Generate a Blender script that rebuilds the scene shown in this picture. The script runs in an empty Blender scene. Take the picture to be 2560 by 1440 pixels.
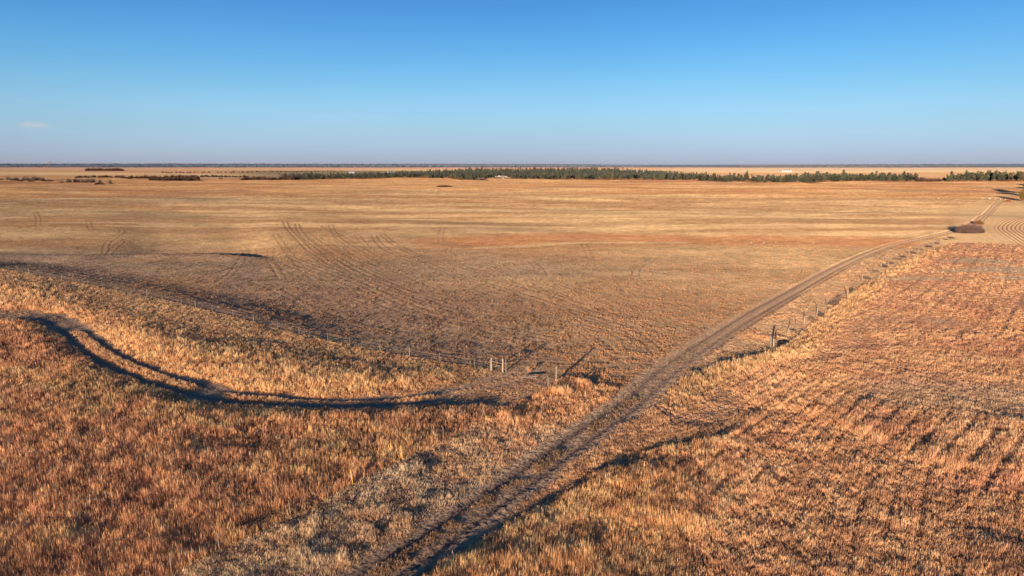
import bpy, math, random
import numpy as np
from mathutils import Vector
random.seed(7); RNG = np.random.default_rng(7)
sc = bpy.context.scene
COL = sc.collection
F = 1706.7; PITCH = math.radians(10.28); CH = 28.0
SUN_EL = math.radians(6.4); SUN_AZ = math.radians(22.7)   # azimuth the shadows run towards, from +Y to +X
sP, cP = math.sin(PITCH), math.cos(PITCH)

# ------------------------------------------------------------------ noise
def vn(x, y, seed=0):
    xf = np.floor(x); yf = np.floor(y)
    xi = xf.astype(np.int64); yi = yf.astype(np.int64)
    fx = x-xf; fy = y-yf
    fx = fx*fx*(3-2*fx); fy = fy*fy*(3-2*fy)
    def h(a, b):
        n = (a*374761393 + b*668265263 + seed*974634777) & 0xffffffff
        n = ((n ^ (n >> 13))*1274126177) & 0xffffffff
        n = ((n ^ (n >> 16))*2246822519) & 0xffffffff
        return ((n ^ (n >> 15)) & 0xffffff)/16777215.0
    a = h(xi, yi); b = h(xi+1, yi); c = h(xi, yi+1); d = h(xi+1, yi+1)
    return (a*(1-fx)+b*fx)*(1-fy)+(c*(1-fx)+d*fx)*fy
def fbm(x, y, s, octv=3, seed=0):
    r = 0; a = 1.0; t = 0
    for k in range(octv):
        r = r+a*vn(x/s+17.3*k, y/s-9.1*k, seed+k); t += a; a *= .5; s *= .5
    return r/t
def sm(a, b, x):
    t = np.clip((x-a)/(b-a), 0, 1); return t*t*(3-2*t)
def interp(x, pts):
    return np.interp(x, [p[0] for p in pts], [p[1] for p in pts])

# ------------------------------------------------------------------ camera rays to ground
def ray(px, py):
    cx = (px-1280)/F; cy = (720-py)/F
    return np.array([cx, cP+cy*sP, -sP+cy*cP])
def flat(px, py, z=0.0):
    d = ray(px, py); t = (z-CH)/d[2]; return (d[0]*t, d[1]*t)
def spline(pts, n=8):
    P = np.array([pts[0]]+list(pts)+[pts[-1]], float); out = []
    for i in range(1, len(P)-2):
        for k in range(n):
            t = k/n
            out.append(.5*((2*P[i])+(-P[i-1]+P[i+1])*t+(2*P[i-1]-5*P[i]+4*P[i+1]-P[i+2])*t*t+(-P[i-1]+3*P[i]-3*P[i+1]+P[i+2])*t**3))
    out.append(P[-2]); return np.array(out)
def seg_dist(X, Y, P, reach=60.0):
    """distance to polyline P (world) and signed side; inf outside reach"""
    P = np.asarray(P); D = np.full(X.shape, 1e9); S = np.zeros(X.shape)
    m = (X > P[:, 0].min()-reach)&(X < P[:, 0].max()+reach)&(Y > P[:, 1].min()-reach)&(Y < P[:, 1].max()+reach)
    idx = np.nonzero(m)[0]
    if len(idx) == 0: return D, S
    x = X[idx]; y = Y[idx]; d = np.full(x.shape, 1e18); s = np.zeros(x.shape)
    for i in range(len(P)-1):
        ax, ay = P[i]; bx, by = P[i+1]; ex, ey = bx-ax, by-ay; L = ex*ex+ey*ey+1e-9
        t = np.clip(((x-ax)*ex+(y-ay)*ey)/L, 0, 1)
        qx = x-ax-t*ex; qy = y-ay-t*ey; q = qx*qx+qy*qy
        b = q < d; d = np.where(b, q, d); s = np.where(b, np.sign(ex*(y-ay)-ey*(x-ax)), s)
    D[idx] = np.sqrt(d); S[idx] = s
    return D, S
def in_poly(X, Y, P):
    P = np.asarray(P); c = np.zeros(X.shape, bool)
    m = (X > P[:, 0].min())&(X < P[:, 0].max())&(Y > P[:, 1].min())&(Y < P[:, 1].max())
    idx = np.nonzero(m)[0]; x = X[idx]; y = Y[idx]; r = np.zeros(x.shape, bool)
    for i in range(len(P)):
        x1, y1 = P[i]; x2, y2 = P[i-1]
        if y1 == y2: continue
        r ^= ((y1 > y) != (y2 > y)) & (x < (x2-x1)*(y-y1)/(y2-y1)+x1)
    c[idx] = r; return c

# ------------------------------------------------------------------ terrain
LF_PX = [(-260,640),(0,670),(73,682),(155,700),(292,725),(406,749),(531,780),(634,807),(748,836),(875,865),(1024,892),(1100,906),(1186,918),(1228,926),(1264,931)]
def plateau(px): return interp(px, [(-260,.6),(0,.7),(300,.7),(400,.75),(600,.85),(760,.65),(900,.3),(1100,.2),(1264,0)])
LF_W = np.array([flat(p[0], p[1], float(plateau(p[0]))) for p in LF_PX])
CREST_PX = [(-260,632),(0,640),(150,640),(330,637),(450,637),(560,638),(640,643)]
CREST_W = np.array([flat(*p) for p in CREST_PX])
EDGE_PX = [(-400,440),(300,440),(500,447),(620,450),(780,450),(1000,446.5),(1120,447),(1150,451),(1190,451),(1215,447),(1400,449),(1710,451),(1800,454),(1900,459),(2010,460.5),(2060,456),(2130,454.5),(2560,454.5),(3000,454)]
EDGE_U = [(p[0]-1280)/F/1.016 for p in EDGE_PX]
EDGE_Y = [flat(*p)[1] for p in EDGE_PX]
BUMPS = [(700,467,7,120,1.6),(1100,492,14,260,2.2),(620,522,8,120,1.2),(470,540,7,140,1.4),(1190,500,10,150,1.5),(1800,512,14,220,1.5),(240,540,8,120,1.2),(2150,530,10,180,1.0)]
def H(X, Y):
    X = np.asarray(X, float); Y = np.asarray(Y, float)
    r = np.sqrt(X*X+Y*Y)
    near = sm(150, 320, r)
    # rolling sandhill relief, stretched a little along the wind
    a = .35*X+.94*Y; b = .94*X-.35*Y
    z = near*(4.2*(fbm(b/1.7, a, 170, 3, 3)-.5)+2.6*(fbm(b/2.2, a, 52, 2, 9)-.5)*sm(200, 450, r))
    z = z+.22*(fbm(X, Y, 26, 2, 21)-.5)*sm(60, 90, r)
    z = z*(1-sm(1500, 3000, r)*.6)
    # hill under the left meadow
    D, S = seg_dist(X, Y, LF_W, 130)
    u = np.where(Y > 1, X/np.maximum(Y, 1), 0)*F*1.016+1280
    wx = np.interp(X, LF_W[:, 0], [plateau(p[0]) for p in LF_PX]); P = wx
    inside = ((S < 0) | (D > 1e8)) & (Y < np.interp(X, LF_W[:, 0], LF_W[:, 1])+.01)
    fall = np.where(inside, 1-sm(5, 125, np.minimum(D, 125)), 1-sm(0, 15, D))
    fall = np.where((D > 1e8), 0, fall)
    z = z*(1-fall*sm(1264, 900, u)*0)+P*fall
    # back edge of the left rise
    D2, S2 = seg_dist(X, Y, CREST_W, 200)
    beyond = (Y > np.interp(X, CREST_W[:, 0], CREST_W[:, 1]))
    d2 = np.where(D2 > 1e8, 1e3, D2)
    w = sm(700, 560, u)*(.35+.65*sm(250, 400, u))
    z = z+np.where(beyond, -1.3*sm(0, 8, d2)*(1-sm(15, 190, d2)), 0)*w
    z = z+np.where(beyond, 0, .5*(1-sm(0, 14, d2)))*w
    # low break where the pasture drops into the pine valley
    ed = np.interp(X/np.maximum(Y, 1), EDGE_U, EDGE_Y)
    e = Y-ed
    z = z+1.2*np.exp(-((e+12)/26.)**2)*sm(-.42, -.2, X/np.maximum(Y, 1))-7*sm(0, 60, e)*(1-sm(500, 1500, e))*sm(-.55, -.35, X/np.maximum(Y, 1))
    # far country climbs very slowly to wooded ridges
    far = sm(3500, 7000, Y)
    prof = interp(u, [(-2000,30),(0,30),(300,32),(1100,27),(1450,24),(1560,14),(1700,5),(1900,14),(2150,24),(2560,30),(4000,30)])
    z = z+far*(fbm(X, Y, 2600, 3, 40)-.5)*12*(1-sm(7000, 9000, Y))
    z = z+sm(5500, 11000, Y)*prof*(1+.09*(fbm(X/2, Y*0+3, 900, 3, 51)-.5))
    return z
def hit(px, py):
    d = ray(px, py); t0 = (-CH-4)/d[2] if d[2] < -1e-4 else 3e5
    tt = np.concatenate([np.geomspace(30, min(max(t0, 60), 3e5), 900)])
    x = d[0]*tt; y = d[1]*tt; z = CH+d[2]*tt; g = z-H(x, y)
    k = np.nonzero(g < 0)[0]
    i = k[0] if len(k) else len(tt)-1
    if i > 0 and len(k): f = g[i-1]/(g[i-1]-g[i])
    else: f = 1; i = max(i, 1)
    return np.array([x[i-1]+(x[i]-x[i-1])*f, y[i-1]+(y[i]-y[i-1])*f])
def hits(pts, n=6, smooth=True):
    W = [hit(*p) for p in pts]
    return spline(W, n) if smooth else np.array(W)
def gz(x, y): return float(H(np.array([x]), np.array([y]))[0])

# ------------------------------------------------------------------ lines on the land (photo positions carried onto the ground)
ROAD = hits([(840,1500),(948,1432),(1085,1350),(1190,1275),(1310,1195),(1400,1130),(1478,1075),(1578,1006),(1650,942),(1720,887),(1790,842),(1870,792),(1950,747),(2040,697),(2090,670),(2150,642),(2200,622),(2250,607),(2330,590),(2385,577),(2425,561),(2450,545),(2480,520),(2500,504)], 5)
TRACK = hits([(-60,786),(0,791),(70,789),(125,795),(165,812),(210,848),(255,884),(305,910),(385,942),(490,974),(590,994),(700,1003),(850,1008),(1000,1003),(1100,990),(1180,972),(1240,955),(1300,938),(1340,915)], 6)
ARC = hits([(1010,1475),(1080,1428),(1240,1335),(1345,1272),(1450,1205),(1560,1160),(1650,1127),(1790,1104),(1870,1080),(1960,1050)], 5)
F2_PX = [(1391,950),(1369,974),(1295,1005),(1201,1055),(1109,1101),(1004,1150),(880,1214),(727,1293),(550,1379),(430,1440),(300,1510)]
F2 = hits(F2_PX, 4, False)
RF_PX = [(1930,871),(1967,838),(1988,825),(2010,810),(2042,787),(2067,769),(2117,740),(2155,704),(2180,688),(2203,671),(2220,663),(2234,653),(2273,637),(2295,629),(2312,622),(2334,613),(2352,606)]
RF = hits(RF_PX, 4, False)
LFW = hits(LF_PX[1:], 4, False)
GRASS_EDGE = hits([(-300,672),(0,690),(70,697),(150,708),(215,726),(270,744),(320,775),(420,800),(520,823),(640,850),(760,872),(850,886),(960,903),(1060,918),(1150,930),(1195,945),(1185,965),(1120,985)], 4)
RT_EDGE = hits([(1500,1005),(1640,1000),(1700,955),(1800,915),(1930,885),(1990,845),(2060,790),(2150,720),(2240,668),(2330,625),(2390,606),(2560,611),(2900,615)], 4)
FIELD_FAR = hits([(2330,625),(2390,604),(2450,606),(2560,612),(2800,620)], 4)
TR = [[(712,553),(722,572),(750,602),(790,635),(840,668),(905,700),(980,730),(1060,755),(1180,790)],
 [(742,560),(757,588),(790,615),(830,645),(880,676),(960,705),(1050,728)],
 [(760,612),(800,650),(870,690),(940,716)],[(935,588),(945,605),(975,628),(1020,642),(1075,655),(1160,668),(1230,690)],
 [(955,585),(990,612),(1050,640),(1120,656),(1200,664)],[(1020,670),(985,690),(930,700)],
 [(1108,570),(1102,590),(1106,608),(1125,618),(1120,628),(1135,640)],
 [(222,553),(228,570),(250,585)],[(298,568),(308,580),(280,598),(268,612),(265,634)],[(345,590),(318,600),(330,612),(352,622)],[(90,530),(97,545),(96,565)],
 [(604,616),(617,630),(604,652),(578,685),(540,712)],[(680,622),(676,645),(690,668),(708,700)],[(312,600),(285,622),(272,636)],
 [(0,655),(150,672),(300,700),(450,728),(560,760),(700,800),(830,835),(960,862),(1100,885),(1230,905)],
 [(0,662),(120,678),(260,705),(400,738),(520,768),(650,798)],[(620,640),(700,655),(800,690),(900,730),(1000,775),(1200,830),(1320,870)],
 [(720,640),(800,672),(880,700),(980,745),(1100,790),(1250,820),(1400,850)],[(800,620),(850,650),(930,690),(1040,735),(1160,770)],
 [(1060,655),(1150,690),(1300,735),(1420,775),(1540,812),(1610,850),(1645,885),(1640,912)],
 [(1200,690),(1330,720),(1450,760),(1560,800),(1640,840),(1690,868)],[(1040,740),(1160,780),(1300,800),(1440,812),(1560,842),(1622,875)],
 [(1300,650),(1370,665),(1450,680),(1560,705)],[(1460,610),(1475,640),(1480,665)],[(1640,645),(1600,665),(1590,690),(1610,715)],[(1330,655),(1350,672),(1360,690)],
 [(1000,905),(1120,880),(1220,850),(1320,838)],[(1250,908),(1340,900),(1430,905),(1540,900),(1620,905)],[(830,600),(880,640),(930,665)],
 [(550,690),(640,705),(720,738),(800,780),(900,812),(1020,835)],[(420,735),(520,712),(580,700)],[(1130,650),(1250,660),(1330,675)]]
TRW = [hits(t, 5) for t in TR]; NT = len(TRW)
rt_ = random.Random(5)
for k_, offs in ((0,(-9,5,13)),(1,(6,14)),(3,(-7,6)),(14,(5,-6)),(17,(-8,7,15)),(18,(7,)),(19,(-6,6,13)),(20,(-7,8)),(21,(6,)),(26,(5,)),(29,(-7,9)),(15,(6,)),(16,(-5,7))):
    for o_ in offs:
        W_ = TRW[k_]; d_ = np.gradient(W_, axis=0); d_ /= np.linalg.norm(d_, axis=1)[:, None]; nn_ = np.stack([-d_[:, 1], d_[:, 0]], 1)
        ph_ = rt_.uniform(0, 6); tt_ = np.linspace(0, 1, len(W_)); w2 = W_+nn_*(o_*(1+.25*np.sin(tt_*5+ph_)))[:, None]
        i0 = int(len(W_)*rt_.uniform(0, .25)); i1 = int(len(W_)*rt_.uniform(.75, 1)); TRW.append(w2[i0:i1])

def vec(c): return np.array(c)[None, :]
def mix(A, c, m): return A*(1-m[:, None])+(vec(c) if np.ndim(c) == 1 else c)*m[:, None]
# linear base colours
C_PAST = (.44,.288,.15); C_PAST2 = (.375,.215,.108); C_RED = (.43,.20,.095); C_GREY = (.30,.225,.15); C_SOIL = (.13,.088,.062)
C_PALE = (.54,.37,.20); C_TG = (.88,.475,.245); C_TR = (.84,.485,.27); C_TV = (.80,.55,.34)

def land(X, Y):
    """albedo, tuft height, tuft density, tuft colour, region id for ground points"""
    n = len(X); u = np.where(Y > 1, X/np.maximum(Y, 1), 0)*F*1.016+1280
    r = np.sqrt(X*X+Y*Y); t = CH*F/np.maximum(Y, 1)+411      # approx. image row, used only to set how far each land use reaches
    A = np.tile(np.array(C_PAST), (n, 1))
    n1 = fbm(X/1.6, Y, 90, 4, 60); n2 = fbm(X, Y, 14, 3, 61); n3 = fbm(X/3.2+.2*Y, Y, 34, 3, 62); n4 = fbm(X, Y, 3.0, 2, 63)
    A = mix(A, C_PALE, sm(.52, .75, n3)*.75)
    A = mix(A, C_PAST2, sm(.5, .30, n3)*.8)
    A = mix(A, C_GREY, sm(.42, .26, n1)*.55)
    A = mix(A, C_RED, sm(.60, .74, fbm(X/2.5, Y, 120, 3, 64))*.35)
    st = fbm(X/5+.35*Y/2.2, Y, 16, 3, 95); sr = sm(180, 320, r)
    A = mix(A, (.60,.41,.22), sm(.55, .72, st)*sr*.75); A = mix(A, (.37,.23,.125), sm(.44, .30, st)*sr*.75)
    # reddish swale across the pasture
    SW, _ = seg_dist(X, Y, SWALE, 40)
    A = mix(A, C_RED, sm(26, 6, SW)*sm(.3, .55, n2+.2)*.85)
    PL, _ = seg_dist(X, Y, PALE_LINE, 20)
    A = mix(A, C_PALE, sm(5, 1, PL)*.8)
    # rusty uncut prairie beyond the fence on the far side
    farfence = np.interp(u, [0,700,1090,1500,1700,2100,2450,2560], [498,482,478,487,489,497,499,480])
    rus = sm(2.0, -2.0, t-farfence+6*(fbm(X, Y, 60, 2, 66)-.5)*0)
    A = mix(A, (.49,.27,.125), rus*.75)
    A = mix(A, (.36,.155,.085), rus*sm(.48, .30, n3)*.8*sm(200, 1500, r))
    A = mix(A, (.54,.35,.175), rus*sm(.56, .72, n3)*.8)
    A = mix(A, (.27,.17,.12), rus*sm(.42, .3, n1)*.45)
    # left: greyish grazed ground, darkened further to paint in the slope's shade
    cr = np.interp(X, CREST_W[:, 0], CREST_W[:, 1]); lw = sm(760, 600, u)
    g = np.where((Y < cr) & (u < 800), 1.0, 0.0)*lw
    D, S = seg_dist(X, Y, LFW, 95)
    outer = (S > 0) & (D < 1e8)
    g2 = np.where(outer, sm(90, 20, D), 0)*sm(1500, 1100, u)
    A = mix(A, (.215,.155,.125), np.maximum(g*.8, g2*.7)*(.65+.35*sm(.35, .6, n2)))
    # faint grey flush near the corner of the pasture
    A = mix(A, C_GREY, sm(.5, .62, fbm(X, Y, 45, 3, 68))*sm(260, 150, r)*.5)
    A = mix(A, C_PAST2, sm(.55, .7, fbm(X, Y, 26, 2, 69))*sm(300, 170, r)*.6)
    hgt = np.full(n, .17)*(.5+1.0*n4); dens = np.full(n, .85)
    reg = np.zeros(n, int)
    gr = fbm(X/2, Y, 7, 3, 140); g2_ = fbm(X, Y, 2.0, 2, 141); A = A*(1+.50*(gr-.5)+.55*(g2_-.5))[:, None]
    T = A*1.12
    cl = fbm(X, Y, 1.7, 2, 130); cl2 = vn(X/.75, Y/.75, 131)
    hgt = (.05+.20*sm(.3, .75, .5*cl+.5*cl2))*sm(330, 200, r)
    T = mix(A*1.15, (.80,.47,.25), sm(.4, .7, cl)*.5*(1-.75*np.maximum(g, g2))); A = mix(A, (.26,.18,.12), sm(230, 120, r)*.5)
    # crossing wheel tracks: two ruts each
    for k, W in enumerate(TRW):
        D, _ = seg_dist(X, Y, W, 4)
        wd = .17+.0007*r
        m = np.exp(-((D-.95)/wd)**2)*((.72 if k in (0,1,14,15,17,19,3,4,18) else .33) if k < NT else .5)
        m = m*sm(.2, .45, n2+.15)
        A = mix(A, (.16,.10,.07), np.clip(m, 0, 1)); dens = dens*(1-np.clip(m*1.2, 0, 1))
    # farmed corner top right: ploughed arcs
    Dm = np.hypot(X-PC[0], Y-PC[1]); rt = sm(2380, 2440, u)*sm(505, 520, t)*sm(612, 603, t)
    A = mix(A, (.50,.345,.195), rt*.8)
    arcs = .5+.5*np.cos(Dm/1.9*2*math.pi/1.0+1.2*(n2-.5))
    pl = sm(PR+3, PR-1, Dm)*rt
    A = mix(A, (.56,.38,.22), pl)
    ar2 = .5+.5*np.cos(Dm/2.6*2*math.pi); A = mix(A, (.36,.24,.14), rt*(1-pl)*sm(.6, .95, ar2)*.4*sm(PR+12, PR+4, Dm))
    # right-hand rusty field
    right = in_poly(X, Y, RIGHT_POLY)
    q = (X-.79*Y)/1.274+14*sm(.0, 1, (150-r)/110)*sm(.3, .7, fbm(X, Y, 70, 1, 171))
    rows = np.cos((q+5.0*(fbm(X, Y, 55, 2, 71)-.5)+1.2*(n2-.5))*2*math.pi/4.3)
    rowm = .55*sm(.70, 1.0, rows)*np.maximum(sm(.38, .6, fbm(X, Y, 30, 2, 72)+.14)*.7, sm(118, 150, r)*(.55+.45*sm(.3, .55, fbm(X, Y, 12, 2, 172))))*sm(60, 130, r)*.95
    rowl = sm(.3, 1, np.cos((q+3.0*(fbm(X, Y, 16, 2, 73)-.5))*2*math.pi/2.3))*sm(.38, .62, fbm(X, Y, 15, 2, 74))*.6
    hr = .60+.4*(fbm(X, Y, 4.5, 3, 75)-.4); hr = hr*(1-.8*rowm)*(1-.45*rowl)
    patch = sm(.50, .36, fbm(X, Y, 11, 3, 76)); hr = hr*(1-.3*patch)*(.85+.3*cl2)*(1-.5*sm(85, 150, r))*(1-.35*sm(.45, .65, fbm(X/2, Y, 28, 2, 160)))
    grey = sm(9, 1.0, seg_dist(X, Y, GREYP, 30)[0]+9*(n2-.5)+3*(n4-.5))*sm(2080, 2300, u)*.55
    gp2 = sm(.66, .76, fbm(X/2.2, Y, 12, 2, 77))
    grey = np.maximum(grey, gp2*.8)
    R = right.astype(float)
    A = mix(A, (.34,.19,.115), R); A = mix(A, (.38,.29,.19), R*grey*.8); A = mix(A, (.085,.05,.035), R*rowm*.6)
    Tr = np.tile(np.array(C_TR), (n, 1)); Tr = mix(Tr, C_TG, sm(.5, .7, fbm(X, Y, 9, 3, 78))*.6); Tr = mix(Tr, (.62,.32,.20), sm(.5, .35, fbm(X, Y, 7, 2, 79))*.6)
    Tr = mix(Tr, (.60,.47,.32), grey)
    hgt = np.where(right, np.maximum(hr*(1-.5*grey), .1), hgt); dens = np.where(right, 1.0*(1-.75*rowm)*(1-.6*rowl)*(1-.45*patch)*(1-.3*grey), dens)
    T = np.where(right[:, None], Tr, T); reg = np.where(right, 2, reg)
    # golden tall stand below the arc and along the right fence
    Da, Sa = seg_dist(X, Y, ARC, 60)
    below = (Sa < 0) & (Da < 60) & right
    gs = np.where(below, sm(24, 9, Da)*sm(-8, 4, 26-Da), 0)*sm(.25, .5, fbm(X, Y, 12, 2, 80)+.1)*sm(1900, 1700, u)
    hgt = hgt*(1-.3*gs)+gs*.42; T = mix(T, (.95,.53,.25), gs*.75); dens = dens+gs*.3
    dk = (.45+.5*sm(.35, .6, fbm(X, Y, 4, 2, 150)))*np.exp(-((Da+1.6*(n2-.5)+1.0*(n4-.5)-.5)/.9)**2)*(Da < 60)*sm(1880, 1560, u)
    ab = np.where((Sa > 0) & right, sm(22, 12, Da), 0)*sm(1950, 1850, u)
    hgt = hgt*(1-.5*ab); T = mix(T, (.70,.43,.24), ab*.6); A = mix(A, (.36,.23,.14), ab)
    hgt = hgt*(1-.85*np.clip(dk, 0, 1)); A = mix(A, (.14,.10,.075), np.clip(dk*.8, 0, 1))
    Dr, Sr = seg_dist(X, Y, RT_EDGE, 20)
    fs = sm(4.5, .8, np.abs(Dr-1.5))*R*sm(1640, 1760, u)*sm(2450, 2300, u); hgt = hgt+.42*fs; T = mix(T, (.88,.56,.28), fs*.7)
    # mown belt at the head of the field
    # verge between the second fence and the road
    verge = in_poly(X, Y, VERGE_POLY)
    hv = (.34+.26*sm(.50, .72, fbm(X, Y, 3.0, 3, 81)))*(.85+.3*cl2); gold = sm(16, 7, seg_dist(X, Y, TONGUE, 30)[0])
    V = verge.astype(float)
    A = mix(A, (.46,.34,.23), V); hgt = np.where(verge, hv*(1+.6*gold), hgt); dens = np.where(verge, 1.0, dens)
    Tv = np.tile(np.array(C_TV), (n, 1)); Tv = mix(Tv, (.82,.50,.30), sm(.46, .64, fbm(X, Y, 4.5, 3, 82))*.9); Tv = mix(Tv, (.68,.54,.38), sm(.45, .3, fbm(X, Y, 5.5, 2, 83))*.6)
    Tv = mix(Tv, C_TG, gold); T = np.where(verge[:, None], Tv, T); reg = np.where(verge, 1, reg)
    # strip between road and right fence
    rv = in_poly(X, Y, RVERGE_POLY)
    A = mix(A, (.42,.27,.16), rv*.8); hgt = np.where(rv, .16+.34*sm(.50, .74, fbm(X, Y, 4, 3, 84)), hgt)
    Tq = mix(np.tile(np.array((.68,.45,.26)), (n, 1)), (.78,.46,.25), sm(.52, .66, fbm(X, Y, 5, 3, 84))); T = np.where(rv[:, None], Tq, T); reg = np.where(rv, 1, reg)
    # left meadow
    hue_ = None
    left = in_poly(X, Y, LEFT_POLY); L = left.astype(float)
    De, Se = seg_dist(X, Y, GRASS_EDGE, 30)
    strip = in_poly(X, Y, STRIP_POLY)
    tall = np.where(left & ~strip, 1.0, 0)
    tall = tall*sm(-1, 12, np.where(De < 29, De, 29)+2*(n4-.5))
    hl = .32+.58*tall*(.7+.6*fbm(X, Y, 3.2, 3, 85))
    gap = sm(.40, .28, fbm(X, Y, 4.5, 3, 86)); hl = hl*(1-.22*gap)
    A = mix(A, (.30,.17,.10), L); A = mix(A, (.42,.29,.17), L*(1-tall)*.8); hgt = np.where(left, hl, hgt); dens = np.where(left, 1.0*(1-.3*gap), dens)
    Tl = np.tile(np.array(C_TG), (n, 1)); Tl = mix(Tl, (.72,.37,.20), sm(.5, .66, fbm(X, Y, 6, 3, 87))*.75); Tl = mix(Tl, (.86,.54,.26), sm(.54, .72, fbm(X, Y, 9, 3, 88))*.8)
    Tl = mix(Tl, (.66,.45,.24), (1-tall)*.9)
    Tl = mix(Tl, (.58,.31,.18), sm(.55, .3, cl)*.6)
    T = np.where(left[:, None], Tl, T); reg = np.where(left, 3, reg)
    Dk, Sk = seg_dist(X, Y, TRACK, 45); up_ = np.where(left & (Sk > 0) & (Dk < 45), tall, 0)
    T = mix(T, (1.0,.60,.31), up_*.75); A = mix(A, (.45,.27,.15), up_*.7); hgt = hgt*(1+.1*up_); dens = dens*(1+.3*up_)  # golden grass, its colour brightened to paint in sunlight on the slope
    tone = (.80+.42*sm(.3, .72, fbm(X, Y, 1.3, 2, 180)))[:, None]; T = np.where((reg > 0)[:, None], T*tone, T); hgt = np.where(reg > 0, hgt*(.80+.4*fbm(X, Y, 1.1, 2, 181)), hgt)
    # fence line ground: matted, with dark patches along both sides
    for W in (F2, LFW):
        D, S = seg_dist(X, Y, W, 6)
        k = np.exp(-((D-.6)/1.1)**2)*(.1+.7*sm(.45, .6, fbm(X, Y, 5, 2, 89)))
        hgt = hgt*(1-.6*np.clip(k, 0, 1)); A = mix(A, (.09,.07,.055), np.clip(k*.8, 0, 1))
    # the sunken track through the meadow
    D, _ = seg_dist(X, Y, TRACK, 12)
    hg = interp(u, [(0,1.3),(250,1.6),(500,1.4),(800,1.05),(1200,.95)]); end = sm(1100, 1240, u)
    w = sm(hg+1.15, hg+.5, D+2.0*(n4-.5)+1.6*(n2-.5))
    hgt = hgt*(.42+.58*sm(hg+.6, hg+5.5, D+1.8*(n4-.5)+2.0*(n2-.5))); hgt = hgt*(1-.85*w); A = mix(A, (.31,.215,.15), w*.9)
    rut = np.exp(-((D-hg)/.5)**2)
    mid = sm(hg*.75, hg*.4, D); hgt = np.where(w > .2, hgt+mid*.42*sm(.35, .55, n2+.08), hgt); A = mix(A, (.40,.25,.15), mid*w*.8)
    A = mix(A, (.19,.14,.11), np.clip(rut*.8*(1-end), 0, 1)); dens = dens*(1-np.clip(rut*1.2, 0, .95))
    T = mix(T, (.80,.49,.27), w*.6)
    cz = in_poly(X, Y+4*(n4-.5), CLEAR_POLY).astype(float); hgt = np.where(cz > .5, np.minimum(hgt, .14), hgt); A = mix(A, (.24,.165,.125), cz*.85); T = mix(T, (.5,.34,.22), cz*.8)
    # trodden ground at the gateway
    gpz = in_poly(X+3*(n2-.5), Y+5*(n4-.5), GATE_POLY).astype(float)
    A = mix(A, (.34,.205,.125), gpz*.9); hgt = np.where(gpz > .5, np.minimum(hgt, .13), hgt); dens = dens*(1-.35*gpz)
    # road
    D, S = seg_dist(X, Y, ROAD, 14)
    far = sm(70, 125, r); vf = sm(215, 250, r)
    w = sm(3.1, 1.9, D+.9*(n4-.5)+1.2*(n2-.5)+vf*.2+.7*far)
    hgt = hgt*(1-.88*w); A = mix(A, (.36,.24,.158), w*.9*(1-vf))
    rut = np.exp(-((D-1.1-.35*(n2-.5))/(.55-.17*far+.25*vf))**2)*(.78+.4*n2)
    A = mix(A, (.125,.088,.074), np.clip(rut*(1-far), 0, 1)*.95)
    A = mix(A, (.31,.205,.13), w*far*.75)
    A = mix(A, (.15,.10,.078), np.clip(rut*far, 0, 1)*.85); A = mix(A, (.20,.14,.10), np.clip(np.exp(-(D/.16)**2)*far, 0, 1)*.5)
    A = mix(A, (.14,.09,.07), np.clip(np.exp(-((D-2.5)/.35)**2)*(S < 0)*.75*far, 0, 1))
    hgt = np.where((w > .3) & (D < .65), .05+.22*sm(.45, .7, n4)*(1-far), hgt)
    dens = dens*(1-np.clip(rut*1.3, 0, 1)); dens = np.where((D > .65) & (D < 1.7), 0, dens)
    T = mix(T, (.42,.28,.17), w*.8)
    # valley floor and everything beyond the pasture
    e = Y-np.interp(X/np.maximum(Y, 1), EDGE_U, EDGE_Y); v = sm(5, 40, e)
    B = np.tile(np.array((.52,.33,.18)), (n, 1)); B = mix(B, (.50,.29,.17), sm(.5, .65, fbm(X/3, Y, 400, 3, 90))); B = mix(B, (.66,.50,.28), sm(.55, .68, fbm(X/4, Y, 700, 3, 91))*.9)
    B = mix(B, (.56,.33,.22), sm(3000, 5000, Y))
    B = mix(B, (.57,.43,.29), sm(1650, 1750, u)*sm(2600, 3000, Y)*sm(7000, 5600, Y)*(.6+.4*sm(.4, .6, fbm(X/4, Y, 500, 2, 92))))
    fu = sm(480, 700, u)*sm(1750, 1650, u)
    B = mix(B, (.16,.14,.10), fu*sm(3300, 2900, Y)*sm(1200, 1400, Y)*.8)
    A = A*(1-v[:, None])+B*v[:, None]
    wood = sm(5600, 6100, Y)*(1-.9*sm(10500, 12500, Y)*sm(1900, 2200, u))
    fp = sm(.60, .66, fbm(X/3, Y, 900, 3, 93))*sm(1500, 900, Y*0+np.abs(u-300))
    wr = wood*(1-fp*.7); wr = wr*np.where(u > 1850, sm(.35, .42, fbm(X/6, Y, 700, 2, 94)+.12), 1)
    A = mix(A, (.075,.095,.125), wr*.95)
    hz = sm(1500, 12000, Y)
    A = mix(A, (.46,.42,.46), hz*.38*(1-wr)); A = mix(A, (.16,.19,.26), hz*wr*.75)  # distance haze painted into the albedo of far land and woods
    return A, hgt, dens, T, reg

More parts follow.
